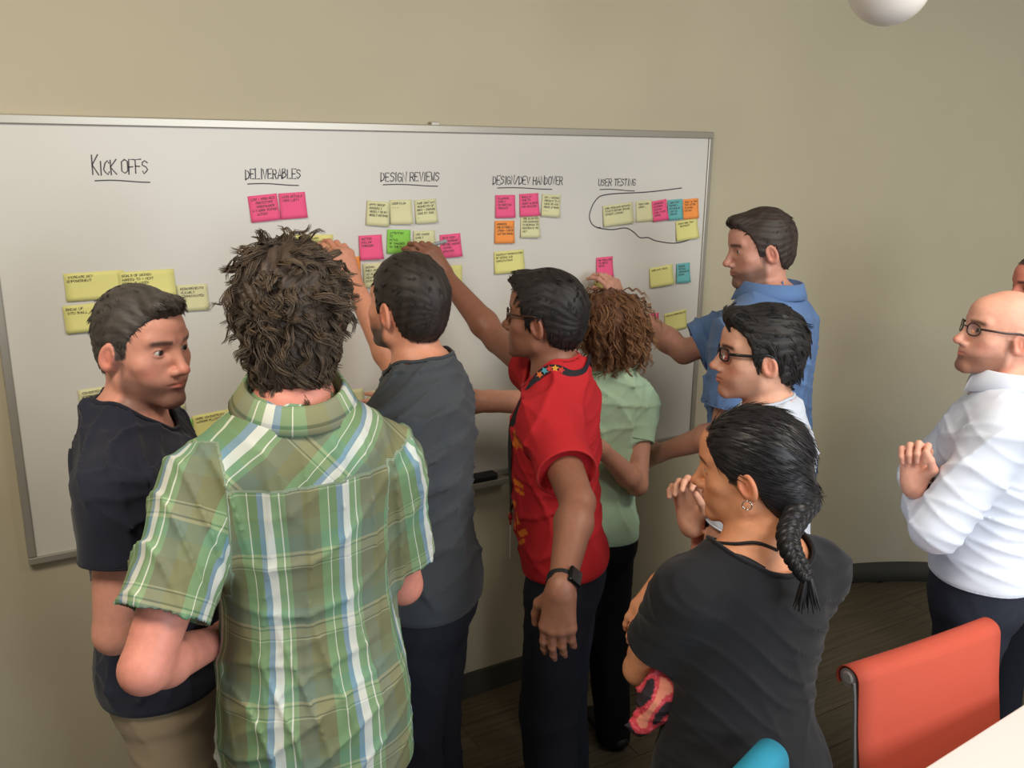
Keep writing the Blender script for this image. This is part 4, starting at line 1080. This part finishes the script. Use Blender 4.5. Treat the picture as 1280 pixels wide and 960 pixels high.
# C: dark grey T-shirt, writing with a green marker
c = person('bearded dark-haired man in a charcoal T-shirt, arm raised with a green marker', (510, 390), 1.665, 1.80, -20, -46, pitch=-6, roll=0, wid=.90, dep=.95, nbx=-.01, lean=(.0, -.0), skin=(204, 140, 112), hair_col=(38, 33, 30), beard=((44, 34, 30), .9),
    arms={'R': dict(sh=(-.02, .04, .03), el=('far', 500, 470), wr=('at', 440, 352, .15), hd=('w', -.25, .2, .9), hn=('w', -.2, 1, 0), curl=[.55, .6, .7, .75], thumb=.9),
          'L': dict(hid=1, sh=(0, 0, -.01), el=('b', -.06, .03, -.27), wr=('b', .03, .20, -.05), curl=.5)})
make_hair(c, (42, 36, 33), n=4600, L=(.016, .028), w=.0010, segs=3, clump=520, pull=.45, combk=dict(whorl=(.01, -.06, .12), fwd=.2), shell=dict(top=.015, side=.006, back=.008, front=.006, amp=.001), lift=.15, seed=6)
shirt(c, fabric('charcoal_heather', (66, 70, 74), noise=.16, nscale=420), res=.0055, band=fabric('charcoal_rib', (58, 61, 65)), seed=31, amp=.010, fr=(24, 70), hem=-.03, hemflare=.004, fit=.015, sleeves=(.55, .62), sr=(.064, .066), neck=(0, .0, .084, .088), necktilt=.2)
garment(c, 'jeans', trouser_ops(c, hip=.006, rk=.078, ra=.068), DENIM, .009, seed=32, amp=.004); shoes(c, SHOE); done('C')

# D: man in red with glasses
d = person('dark-haired man in a red T-shirt with glasses and a lanyard, arm raised', (682, 404), 1.60, 1.73, -36, -46, pitch=-4, wid=.83, dep=.86, lean=(0, -.03), skin=(138, 92, 72), hair_col=(24, 20, 20),
    arms={'R': dict(sh=(-.03, .05, .05), el=('far', 622, 425), wr=('at', 556, 345, .14), hd=('w', -.55, .1, .85), hn=('w', -.1, 1, -.3), curl=[.5, .6, .75, .8], thumb=.9),
          'L': dict(sh=(0, 0, -.01), el=('near', 722, 628), wr=('near', 701, 738), hd=('b', .02, .10, -1), hn=('b', 1, -.1, 0), curl=[.18, .2, .22, .25], spread=.04, thumb=.2)})
make_hair(d, (30, 26, 25), n=4600, L=(.020, .034), w=.0010, segs=3, clump=420, pull=.5, combk=dict(whorl=(.01, -.055, .12), fwd=.35), shell=dict(top=.017, side=.008, back=.010, front=.008, amp=.0012, quiff=.008), lift=.14, seed=7)
def redprint(v):
    h = (v-d.Pc)@d.Rb; c_ = np.tile(np.array(lin((182, 38, 44))), (len(v), 1))
    ang = np.arctan2(h[:, 0], h[:, 1])*.15; z = h[:, 2]
    for (cx, cz, w_, h_, r_) in [(u_[0]-.095, *u_[1:]) for u_ in [(-.055, .40, .012, .030, .5), (-.078, .395, .008, .022, .5), (-.04, .27, .022, .007, .2), (-.045, .25, .018, .005, .2), (-.03, .17, .012, .016, -.4), (-.045, .13, .024, .008, -.5), (-.035, .10, .026, .006, -.6), (-.012, .20, .010, .014, .2), (.02, .38, .02, .02, .3), (.0, .14, .016, .008, .1)]]:
        x_ = (ang-cx)*math.cos(r_)+(z-cz)*math.sin(r_); y_ = -(ang-cx)*math.sin(r_)+(z-cz)*math.cos(r_)
        m_ = ((np.abs(x_) < w_) & (np.abs(y_) < h_) & (h[:, 1] > -.06) & (np.abs(h[:, 0]) < .17)); c_[m_] = lin((226, 120, 44))
    return c_
shirt(d, mat('red_cotton', attr='Col', rough=.85, noise=.05, nscale=300, bump=.12, bscale=900, spec=.2), res=.005, seed=41, amp=.010, fr=(24, 70), hem=.0, fit=.018, sleeves=(.30, .66), sr=(.068, .074), neck=(0, .012, .084, .084), band=fabric('red_rib', (182, 34, 38)), colfn=redprint)
garment(d, 'jeans', trouser_ops(d, top=.06, hip=.004, rk=.080, ra=.07), DENIM, .009, seed=42, amp=.003); shoes(d, SHOE)
glasses(d, mat('thin_brown_frame', (58, 36, 26), .3)); watch(d, 'L', .92, (-.15, -1, .15)); done('D')
def surf_pt(p, x, z, front=True, off=.02):
    tab = p.tab; cy, a_, b_ = [np.interp(z, tab[:, 0], tab[:, i]) for i in (2, 3, 4)]
    y = cy+(1 if front else -1)*(b_+off)*math.sqrt(max(0, 1-(abs(x)/(a_+off))**2.3))
    return p.Pc+p.Rb@V(x, y, z)
LAN = mat('lanyard_ribbon', (26, 24, 30), .7)
def lanpath(sg):
    o_ = [march(d.sops, d.NB+d.Rb@V(sg*x, y, .12), -d.Rb[:, 2], .3, .004) for x, y in ((.0, -.088), (.045, -.082), (.080, -.055), (.097, -.010), (.096, .035))]
    return o_+[march(d.sops, d.NB+d.Rb@V(sg*x, .38, z), -d.Rb[:, 1], .4, .004) for x, z in ((.100, -.085), (.096, -.14), (.084, -.21), (.068, -.29))]
base_ = march(d.sops, d.NB+d.Rb@V(-.045, .38, -.37), -d.Rb[:, 1], .4, .012)
pl = lanpath(-1)+[base_]; pr = lanpath(1)+[base_]
def ribbon3(pts, w, nrm_of, th=.0015, n=40):
    pts = smoothpath(pts, n); T = np.gradient(pts, axis=0); T /= np.linalg.norm(T, axis=1, keepdims=True); Vx = []
    for q, t in zip(pts, T):
        nn = unit(nrm_of(q)); sd = unit(np.cross(t, nn)); nn = np.cross(sd, t)
        for (i, j) in ((-1, 0), (1, 0), (1, 1), (-1, 1)): Vx.append(q+sd*w/2*i+nn*th*j)
    fs = []
    for i in range(n-1):
        for j in range(4): fs.append([i*4+j, i*4+(j+1) % 4, (i+1)*4+(j+1) % 4, (i+1)*4+j])
    fs += [[0, 1, 2, 3], [(n-1)*4+j for j in (3, 2, 1, 0)]]
    return np.array(Vx), fs
outd = lambda q: (q-d.Pc)-d.Rb[:, 2]*((q-d.Pc)@d.Rb[:, 2])
ly = link('lanyard', pymesh('lanyard', [ribbon3(pl, .020, outd), ribbon3(pr, .020, outd)], d.off), LAN, d.root, label='black lanyard ribbon with coloured flowers')
fl_ = smoothpath(pl, 60)
for i, (ii, colr) in enumerate([(17, (196, 60, 44)), (19, (222, 160, 60)), (21, (200, 60, 50)), (23, (80, 160, 176)), (25, (214, 110, 50))]):
    q = fl_[ii]; nn = unit(outd(q)); T_ = unit(fl_[ii+1]-fl_[ii-1]); sd = unit(np.cross(T_, nn)); Vx = [q+nn*.0022]; 
    for k in range(10):
        a_ = 2*math.pi*k/10; r_ = .010 if k % 2 == 0 else .005; Vx.append(q+nn*.0022+(sd*math.cos(a_)+T_*math.sin(a_))*r_)
    Vx2 = [v_+nn*.0006 for v_ in Vx]
    fs = [[11, 12+k, 12+(k+1) % 10] for k in range(10)]+[[1+k, 1+(k+1) % 10, 12+(k+1) % 10, 12+k] for k in range(10)]
    link('flower_print', pymesh('flower_print', [(np.array(Vx+Vx2), fs)], d.off), mat('flower_%d' % i, colr, .7), ly)
bq = pl[-1]; link('clip', pymesh('clip', [tube([bq, bq-V(0, 0, .02)], .006, 8), tube([bq-V(0, 0, .02), bq-V(0, 0, .035)], .003, 8)], d.off, smooth=True), mat('red_clip', (178, 44, 40), .4), ly)
link('badge', pymesh('badge', [boxmesh(bq-V(0, 0, .080), .055, .0025, .085, np.stack([unit(FW*V(1, 1, 0)), V(*RT[:2], 0)/np.linalg.norm(RT[:2]), V(0, 0, 1)], 1), bev=.0006)], d.off), mat('badge_card', (196, 194, 188), .4), ly)

# E: woman with curly hair in mint
e = person('woman with curly auburn hair in a mint green T-shirt seen from behind', (762, 418), 1.475, 1.62, 6, 4, pitch=4, sex='f', headres=.0035, wid=.80, lean=(-.05, .0), skin=(206, 150, 124), hair_col=(92, 58, 40),
    arms={'L': dict(sh=(.0, .03, -.01), el=('b', -.24, .12, -.02), wr=('b', -.30, .06, -.02), curl=.2), 'R': dict(el=('near', 796, 606), wr=('near', 750, 560), curl=.6, hd=('b', -.8, .3, .3))})
shirt(e, fabric('mint_cotton', (184, 214, 180)), band=fabric('mint_rib', (170, 200, 170)), seed=51, amp=.010, fr=(24, 70), hem=-.02, fit=.012, sleeves=(.50, .50), sr=(.056, .058), neck=(0, .008, .085, .08))
garment(e, 'trousers', trouser_ops(e, rk=.074, ra=.060), BLACKP, .009, seed=52, amp=.002); shoes(e, SHOE, flat=True)
make_hair(e, (98, 64, 44), n=2600, L=(.085, .125), w=.0016, segs=10, clump=320, pull=.55, combk=dict(whorl=(0, -.02, .14), down=1.3), curl=.0075, cturn=16, lift=.30, bend=.35, vary=.35, tip=(176, 130, 88), gravity=np.array([0, 0, -1.0]),
    shell=dict(top=.014, side=.018, back=.020, front=.008, amp=.003, jag=.006, hy=[-.15, -.1, -.06, -.03, .0, .03, .055, .075, .14], hz=[-.115, -.12, -.12, -.10, -.09, -.05, .05, .085, .09]), seed=8)
done('E')

# F: tall man in a blue polo at the right end of the board
f = person('tall bearded man in a blue collared shirt writing at the right end of the board', (952, 316), 1.735, 1.87, -62, -22, pitch=7, lean=(0, -.02), skin=(196, 142, 122), hair_col=(50, 40, 36), beard=((84, 66, 56), .72), wid=1.02, dep=1.08, face={'gaze': 0, 'chin': 1.04}, nr=.051,
    arms={'R': dict(sh=(-.02, .05, .0), el=('near', 826, 452), wr=('at', 777, 382, .14), hd=('w', -.35, .15, .8), hn=('w', -.4, 1, 0), curl=[.5, .6, .7, .8], thumb=.9), 'L': dict(hid=1, el=('b', -.03, .03, -.27), wr=('b', .04, .2, -.1), curl=.5)})
make_hair(f, (56, 46, 42), n=3600, L=(.014, .022), w=.0010, segs=2, clump=500, pull=.4, combk=dict(whorl=(0, -.06, .12), fwd=.6), shell=dict(top=.013, side=.006, back=.008, front=.004, quiff=.003), seed=9, lift=.12)
BLUE = fabric('blue_cotton', (92, 122, 168), noise=.08, nscale=400)
shirt(f, BLUE, 'shirt', .006, band=BLUE, seed=61, amp=.010, fr=(24, 70), hem=-.12, fit=.020, sleeves=(.86, .72), sr=(.078, .084), neck=(0, .015, .076, .076), collared=True)
collar(f, BLUE, r=(.082, .086), h=.038, drop=.046, gap=24, tilt=.05, z=.026, c0=-.010, flare=.013)
garment(f, 'trousers', trouser_ops(f), DENIM, .009, seed=62, amp=.003); shoes(f, SHOE); done('F')

# G: glasses and white tee, arms folded
g = person('young man with black-rimmed glasses and tousled black hair in a pale grey T-shirt', (950, 450), 1.535, 1.68, -56, -44, pitch=-2, wid=.98, lean=(0, -.03), skin=(214, 160, 134), hair_col=(30, 26, 27), face={'lip': 1.03}, beard=((90, 62, 50), .35),
    arms={'L': dict(hid=1, sh=(0, .03, 0), el=('far', 892, 702), wr=('b', .2, .05, .02), curl=.5), 'R': dict(sh=(0, .02, 0), el=('b', .0, .12, -.25), wr=('on', 864, 655, .0), hd=('w', -.12, .1, 1), hn=('b', -1, .2, 0), curl=[.6, .65, .7, .7], thumb=.8)}, lfirst=True)
make_hair(g, (34, 31, 31), n=4600, L=(.026, .044), w=.0011, segs=3, clump=260, pull=.6, combk=dict(whorl=(0, .03, .12), fwd=-1.5, down=.4), shell=dict(top=.017, side=.007, back=.012, front=.006, amp=.002, quiff=.008), seed=10, lift=.42, bend=.5)
shirt(g, fabric('pale_grey_cotton', (196, 202, 214)), band=fabric('grey_rib', (190, 196, 208)), seed=71, amp=.010, fr=(24, 70), hem=-.1, fit=.014, sleeves=(.62, .62), sr=(.064, .066), neck=(0, .01, .078, .078))
garment(g, 'jeans', trouser_ops(g), DENIM, .009, seed=72, amp=.002); shoes(g, SHOE)
glasses(g, mat('black_frame', (18, 17, 18), .3), rim=.0024, hgt=.015, round_=3.5); watch(g, 'R', .90, (-.4, -1, .1)); done('G')

# H: woman with the braid
h = person('woman with a long black braid in a black T-shirt, arms folded', (940, 592), 1.425, 1.57, -34, 6, pitch=6, roll=-2, sex='f', wid=1.18, dep=1.12, lean=(-.03, -.03), lfirst=True, skin=(214, 146, 108), hair_col=(26, 23, 25),
    arms={'L': dict(sh=(-.005, 0, -.01), el=('far', 800, 836), wr=('b', .17, .17, .03), curl=.5), 'R': dict(sh=(0, 0, 0), el=('b', .05, .14, -.24), wr=('on', 830, 728, -.02), hd=('w', -.75, -.2, -.55), hn=('w', .4, .3, -.6), curl=.4)}, headres=.0025)
shirt(h, fabric('black_cotton', (27, 27, 31)), band=fabric('black_rib', (23, 23, 27)), res=.005, seed=81, amp=.0055, fr=(24, 70), hem=-.12, fit=.016, sleeves=(.62, .62), sr=(.066, .072), neck=(0, -.022, .108, .112), neckdrop=.008, necktilt=-.12)
garment(h, 'jeans', trouser_ops(h), DENIM, .009, seed=82, amp=.002); shoes(h, SHOE)
done('H')
# smooth hair pulled back
BR0 = V(.012, -.105, -.055)
def long_hair(p, col):
    rg = np.random.RandomState(4)
    def extra(d_, x, y, z):
        k0 = np.sqrt((x/.058)**2+((y+.075)/.050)**2+((z+.045)/.060)**2)+1e-6; return smin(d_, (k0-1)*.050, .03)
    v, q, cc, hh = hair_shell(p, col, top=.010, side=.008, back=.014, front=.004, amp=.0008, res=.0028, extra=extra,
        hy=[-.16, -.12, -.09, -.05, -.03, -.015, .006, .016, .03, .05, .07, .085, .13], hz=[-.10, -.11, -.095, -.07, -.03, .022, .026, .01, .012, .030, .060, .078, .082])
    n = 1500; N_ = normals(v, q)@p.Rh; ok = np.where(hh[:, 2] > -.03)[0]; idx = rg.choice(ok, n); r = hh[idx]; nn = N_[idx]
    tgt = BR0+V(0, 0, .01); d_ = tgt-r; d_ /= np.linalg.norm(d_, axis=1, keepdims=True); d_ = d_+np.array([0, -.8, 0])
    d_ = d_-nn*(d_*nn).sum(1, keepdims=True); d_ /= np.linalg.norm(d_, axis=1, keepdims=True)+1e-9
    Vx, Q, per = strands(r-nn*.0006, d_, nn, rg.uniform(.02, .05, n), .0011, 4, rg, lift=.02, bend=.05)
    # keep the strands on the scalp by pushing them to the shell ellipsoid
    c_ = np.array([0, -.006, .043]); 
    Vw = p.Hc+(Vx*p.s)@p.Rh.T; f_ = np.clip(1+.5*rg.randn(n), .5, 2.4)
    sc_ = np.repeat(np.array(lin(col))[None]*f_[:, None], per, 0)
    av = np.concatenate([v, Vw]); aq = np.concatenate([q, Q+len(v)]); ac = np.concatenate([cc, sc_])
    hr = link('hair', mesh_np('hair', av, [aq], p.off, cols=ac), HAIRS, p.root)
    # braid: three strands crossing down the back
    top = head_local(p, *BR0); bot = atdepth(1008, 722, p.NB-p.Rb[:, 1]*.165)
    mid = atdepth(985, 672, p.NB-p.Rb[:, 1]*.135)
    cen = smoothpath([top+V(0, 0, .01), mid, bot], 140); T, A, B = frames(cen)
    back = -p.Rb[:, 1]
    for k in range(3):
        pts = []; rr = []
        for i, c0 in enumerate(cen):
            t = i/139; s_ = unit(np.cross(T[i], back)); bb = np.cross(s_, T[i]); ph = t*2*math.pi*4.6+2*math.pi*k/3; w_ = .017*(1-.55*t)
            pts.append(c0+s_*w_*math.sin(ph)+bb*w_*.55*math.sin(2*ph)); rr.append(.0165*(1-.55*t))
        pts = np.array(pts); allv = [tube(pts, rr, 12)]
        Tt, Aa, Bb = frames(pts)
        for m_ in range(16):                       # fine hairs laid along the strand
            a_ = 2*math.pi*m_/16+rg.uniform(-.2, .2); tw = np.linspace(0, 5, 140)
            allv.append(tube(pts+(Aa*np.cos(a_+tw)[:, None]+Bb*np.sin(a_+tw)[:, None])*(np.array(rr)*.97)[:, None], .0012, 3, caps=False))
        link('braid_strand', pymesh('braid_strand', allv, p.off, smooth=True), mat('black_hair', (30, 27, 29), .4, noise=.2, nscale=300, spec=.4), hr)
    tail = [tube(smoothpath([cen[-1]+s*.004, cen[-1]+s*.010-V(0, 0, .03), cen[-1]+s*.016-V(0, 0, .06)], 8), [.004, .004, .0038, .0035, .003, .002, .0015, .0008], 5) for s in rg.randn(22, 3)*np.array([1, 1, .3])*.8]
    link('braid_tail', pymesh('braid_tail', tail, p.off, smooth=True), MATS['black_hair'], hr)
    link('hair_tie', pymesh('hair_tie', [tube([cen[-1]+V(0, 0, .006), cen[-1]-V(0, 0, .006)], .0095, 12)], p.off, smooth=True), mat('dark_elastic', (20, 18, 20), .6), hr)
long_hair(h, (30, 27, 29))
er_c = head_local(h, -.083, -.006, -.034)
link('earring', pymesh('earring', [tube([er_c+h.Rh@V(0, math.sin(a_)*.009, math.cos(a_)*.009) for a_ in np.linspace(0, 2*math.pi, 25)[:-1]], .0013, 6, closed=True)], h.off, smooth=True), mat('silver', (206, 204, 200), .2, metal=1.0), h.root)
# camisole straps over the back of the left shoulder
outh = lambda q: (q-h.Pc)-h.Rb[:, 2]*((q-h.Pc)@h.Rb[:, 2])*.6
STR = mat('black_strap', (20, 19, 22), .7)
for x_ in (((-.112, .0), (-.100, -.035), (-.075, -.068), (-.045, -.095)), ((-.092, .0), (-.078, -.035), (-.050, -.062), (-.015, -.085))):
    pts = [march(h.ops, h.NB+h.Rb@V(x, y, .07), -h.Rb[:, 2]*1.0+h.Rb[:, 1]*.25, .25, .003) for x, y in x_]
    link('strap', pymesh('strap', [tube(smoothpath(pts, 16), .0035, 6)], h.off, smooth=True), STR, h.root)

# I: bald man in a white shirt
i_ = person('bald man with glasses in a white dress shirt at the right edge', (1252, 424), 1.57, 1.69, -58, -30, pitch=-9, lfirst=True, nr=.052, wid=1.04, dep=1.05, lean=(0, -.0), skin=(232, 170, 146), hair_col=(110, 82, 66), beard=((120, 78, 58), .7),
    face={'bald': 1, 'fringe': .12, 'chin': 1.03}, arms={'L': dict(hid=1, sh=(0, .0, .0), el=('far', 1160, 676), wr=('b', .22, .08, .03), curl=.5), 'R': dict(sh=(-.02, .02, 0), el=('b', .0, .16, -.23), wr=('on', 1142, 606, -.06), hd=('w', .1, .15, 1), hn=('b', -1, 0, 0), curl=[1.05, 1.1, 1.1, 1.1], thumb=1.0)})
WHITE = fabric('white_cotton', (226, 232, 246), noise=.01, nscale=300)
shirt(i_, WHITE, 'shirt', .0055, band=WHITE, seed=91, amp=.009, hem=.012, fit=.024, sleeves=(1.45, 1.55), sr=(.074, .066), neck=(0, .015, .076, .076), collared=True, fr=(18, 50))
collar(i_, WHITE, r=(.084, .088), h=.042, drop=.048, gap=22, tilt=.0, z=.034, c0=-.010, flare=.012)
garment(i_, 'jeans', trouser_ops(i_, top=.10, fit=.014), DENIM2, .008, seed=92, amp=.003); shoes(i_, SHOE)
glasses(i_, mat('tortoise_frame', (62, 40, 28), .3), rim=.0019, round_=2.2); watch(i_, 'R', .93, (-.6, -1, .1))
cl = smoothpath([i_.NB+i_.Rb@V(math.sin(t)*.092, math.cos(t)*.092-.004, .018+.0*t) for t in np.linspace(math.pi*.62, math.pi*1.38, 9)], 20)
link('cord', pymesh('cord', [tube(cl, .0018, 6), tube([cl[7], cl[9]], .0045, 8)], i_.off, smooth=True), mat('black_cord', (24, 24, 26), .6), i_.root)
done('I')
# J: person beyond, mostly out of the frame
j = person('man at the far right whose nose and forehead alone show above the bald head', (1304, 364), 1.60, 1.75, -62, -50, pitch=2, skin=(214, 132, 112), hair_col=(60, 46, 40), arms={'L': dict(wr=('b', .02, .06, -.25), hid=1), 'R': dict(wr=('b', -.02, .06, -.25), hid=1)}, headres=.0045)
make_hair(j, (64, 50, 44), n=1500, L=(.010, .018), w=.0012, segs=2, combk=dict(fwd=.4), shell=dict(top=.012, side=.006, back=.008, front=.004, res=.004), seed=12)
shirt(j, fabric('slate_cotton', (92, 98, 110)), res=.008, seed=93, hem=-.1, sleeves=(.5, .5))
garment(j, 'trousers', trouser_ops(j), DENIM, .011); shoes(j, SHOE); done('J')

def pen(p0, p1, col, label, **k):
    A = P(*p0); return marker(A, P(*p1)-A, col, label, **k)
pen((405, 316, .022), (441, 342, .115), (24, 108, 66), 'green marker in the raised hand beside the curly brown hair', body=(30, 112, 70), L=.13)
pen((512, 314, .022), (548, 304, .085), (34, 34, 38), 'grey marker with black tip touching the bright green note', body=(150, 154, 160), L=.13)
pen((764, 344, .022), (781, 374, .085), (34, 34, 38), 'marker in the hand of the man in blue, touching a pink note', body=(88, 90, 94), L=.13)

# ------------------------------------------------------------------ patterned cloth held by the woman with the braid
q0 = atdepth(846, 836, h.E['L']-FW*.07); q1 = atdepth(832, 872, h.E['L']-FW*.07); q2 = atdepth(800, 905, h.E['L']-FW*.07)
def cloth_pat(v):
    t = (v-q0); a_ = t@UP; b_ = t@RT; n_ = np.sin(a_*70+3*np.sin(b_*60))+np.sin(b_*95+2*np.sin(a_*50))
    c_ = np.tile(np.array(lin((196, 58, 70))), (len(v), 1)); c_[n_ > 1.1] = lin((214, 128, 104)); c_[n_ < -.8] = lin((40, 28, 34)); c_[(n_ > -.1) & (n_ < .15)] = lin((224, 96, 110)); return c_
co = [cone(q0, .050, q1, .040, .02, flat=(FW, .45)), cone(q1, .038, q2, .022, .02, flat=(FW, .45)), cone(q0-UP*.02, .028, q1-RT*.02, .03, .02)]
lo_, hi_ = bounds(co, .02); v_, fq = surf(co+[folds(5, .0035, lo_, hi_, fr=(70, 150))], lo_, hi_, .0035)
o = link('patterned_cloth', mesh_np('patterned_cloth', v_, [fq], q1, cols=cloth_pat(v_)), mat('printed_cotton', attr='Col', rough=.85), None, label='red and pink patterned cloth tucked under the folded arm of the woman with the braid', category='cloth'); o.location = Vector(q1)

# ------------------------------------------------------------------ sling chairs
ALU = mat('brushed_aluminium', (196, 196, 194), .4, metal=.25)
def sling_chair(TL, TR, label, col, fwd, H_=None, lean=.10):
    TL, TR = np.array(TL), np.array(TR); r = unit(TR-TL); r[2] = 0; r = unit(r); wdt = np.linalg.norm(TR-TL); z = (TL[2]+TR[2])/2
    f_ = unit(np.cross(V(0, 0, 1), r)); f_ = f_*(1 if f_@V(*fwd) > 0 else -1)        # the way the sitter faces
    mid = (TL+TR)/2; mid[2] = 0; root = empty('sling_chair', mid, label, 'chair'); O = mid
    seat = .44; m = mat('sling_'+label.split()[0], col, .75, noise=.03, nscale=200, bump=.1, bscale=1200)
    prof = []                                    # (forward, height) from the roll down the back and along the seat
    prof = [(-.052, z-.052), (-.060, z-.036), (-.056, z-.017), (-.042, z-.004), (-.026, z), (-.008, z-.005), (.002, z-.018), (.006, z-.04), (.018, z-.14), (.04, z-.26), (.055, seat+.10), (.085, seat+.02), (.13, seat-.012), (.22, seat-.005), (.34, seat+.005), (.44, seat+.012), (.475, seat), (.47, seat-.03)]
    sm = smoothpath([(a_, b_, 0) for a_, b_ in prof], 70)[:, :2]
    T = np.gradient(sm, axis=0); T /= np.linalg.norm(T, axis=1, keepdims=True); Nn = np.stack([-T[:, 1], T[:, 0]], 1)*.0018
    ring = [sm+Nn, sm-Nn]; vs = []; nseg = 8; n = len(sm)
    for k in range(nseg+1):
        x = (k/nseg-.5)*wdt; sag = .006*(1-(2*k/nseg-1)**2)
        for rg_ in ring:
            for (a_, b_) in rg_: vs.append(O+r*x+f_*(a_+sag*.4)+V(0, 0, b_-sag*.3))
    fs = []
    for k in range(nseg):
        for s_ in (0, 1):
            for i in range(n-1):
                A0 = k*2*n+s_*n+i; B0_ = (k+1)*2*n+s_*n+i; fs.append([A0, A0+1, B0_+1, B0_] if s_ else [A0, B0_, B0_+1, A0+1])
        for i in (0, n-1): fs.append([k*2*n+i, (k+1)*2*n+i, (k+1)*2*n+n+i, k*2*n+n+i])
    for k in (0, nseg):
        for i in range(n-1): fs.append([k*2*n+i, k*2*n+i+1, k*2*n+n+i+1, k*2*n+n+i])
    link('sling', pymesh('sling', [(np.array(vs), fs)], O, smooth=True), m, root)
    def W3(x, a_, b_): return O+r*x+f_*a_+V(0, 0, b_)
    for sg in (-1, 1):
        x = sg*(wdt/2-.004)
        pts = smoothpath([W3(x, -.010, z-.03), W3(x, .000, z-.08), W3(x, .016, z-.20), W3(x, .045, seat+.08), W3(x, .12, seat-.025), W3(x, .25, seat-.022), W3(x, .44, seat-.008)], 40)
        link('side_frame', pymesh('side_frame', [tube(pts, .006, 8)], O, smooth=True), ALU, root)
        link('roll_end', pymesh('roll_end', [tube([W3(x-sg*.02, -.028, z-.027), W3(x+sg*.003, -.028, z-.027)], .022, 18), tube([W3(x+sg*.002, -.028, z-.027), W3(x+sg*.006, -.028, z-.027)], [.018, .012], 18)], O, smooth=False), mat('roll_end_cap', (206, 202, 196), .35), root)
        for (a0, a1) in ((.09, .03), (.40, .46)):
            link('leg', pymesh('leg', [tube([W3(x*.95, a0, seat-.03), W3(x*1.02, a1, .004)], [.012, .010], 10)], O, smooth=True), ALU, root)
    link('cross_rail', pymesh('cross_rail', [tube([W3(-wdt/2+.01, .12, seat-.03), W3(wdt/2-.01, .12, seat-.03)], .009, 8), tube([W3(-wdt/2+.01, .40, seat-.022), W3(wdt/2-.01, .40, seat-.022)], .009, 8)], O, smooth=True), ALU, root)
    return root
zt = .90
sling_chair(Zp(1073, 842, zt), Zp(1250, 780, zt), 'orange red sling chair with a rolled top, behind the white table', (206, 84, 60), (0, -1, 0))
tq = P(984, 934, 1.73)
sling_chair(tq, tq+V(-.38, -.12, 0), 'teal blue chair behind the woman with the braid', (36, 140, 170), (1, -.5, 0))

# ------------------------------------------------------------------ table
e0 = Zp(1155, 960, .74); e1 = Zp(1280, 880, .74); ex_ = unit(e1-e0); ey_ = V(ex_[1], -ex_[0], 0)
if ey_[1] > 0: ey_ = -ey_
TO = e0-ex_*.10; TO = V(TO[0], TO[1], 0); R3 = np.stack([ex_, -ey_, V(0, 0, 1)], 1); TW, TD = 1.7, .62
tb = empty('meeting_table', TO+ex_*TW/2+ey_*TD/2, 'white meeting table at the bottom right corner', 'table'); tO = np.array(tb.location)
link('tabletop', pymesh('tabletop', [boxmesh(tO+V(0, 0, .725), TW, TD, .03, R3, bev=.004)], tO), mat('white_laminate', (240, 238, 232), .35), tb)
for sx in (-1, 1):
    for sy in (-1, 1):
        cc = tO+ex_*sx*(TW/2-.08)+ey_*sy*(TD/2-.08)
        link('leg', pymesh('leg', [tube([cc+V(0, 0, .003), cc+V(0, 0, .712)], .022, 14)], tO, smooth=True), ALU, tb)
# ------------------------------------------------------------------ pendant
pc = Zp(1112, -18, 2.44); pr_ = empty('pendant_lamp', (pc[0], pc[1], HC-.002), 'white globe pendant lamp cut by the top edge of the photo', 'lamp'); pO = np.array(pr_.location)
u0, vv, fs = sphere_np(pc, .098, np.diag([1, .0, 0])*0+np.array([[1, 0, 0], [0, 0, 1], [0, .95, 0]]), 40, 24)
link('globe_shade', mesh_np('globe_shade', vv, fs, pO), mat('opal_glass', (226, 220, 214), .3), pr_)
link('stem', pymesh('stem', [tube([pc+V(0, 0, .085), V(pc[0], pc[1], HC-.03)], .006, 10)], pO, smooth=True), ALU, pr_)
link('ceiling_rose', pymesh('ceiling_rose', [tube([V(pc[0], pc[1], HC-.035), V(pc[0], pc[1], HC-.002)], [.03, .055], 24), tube([pc+V(0, 0, .08), pc+V(0, 0, .105)], [.035, .028], 20)], pO, smooth=True), ALU, pr_)
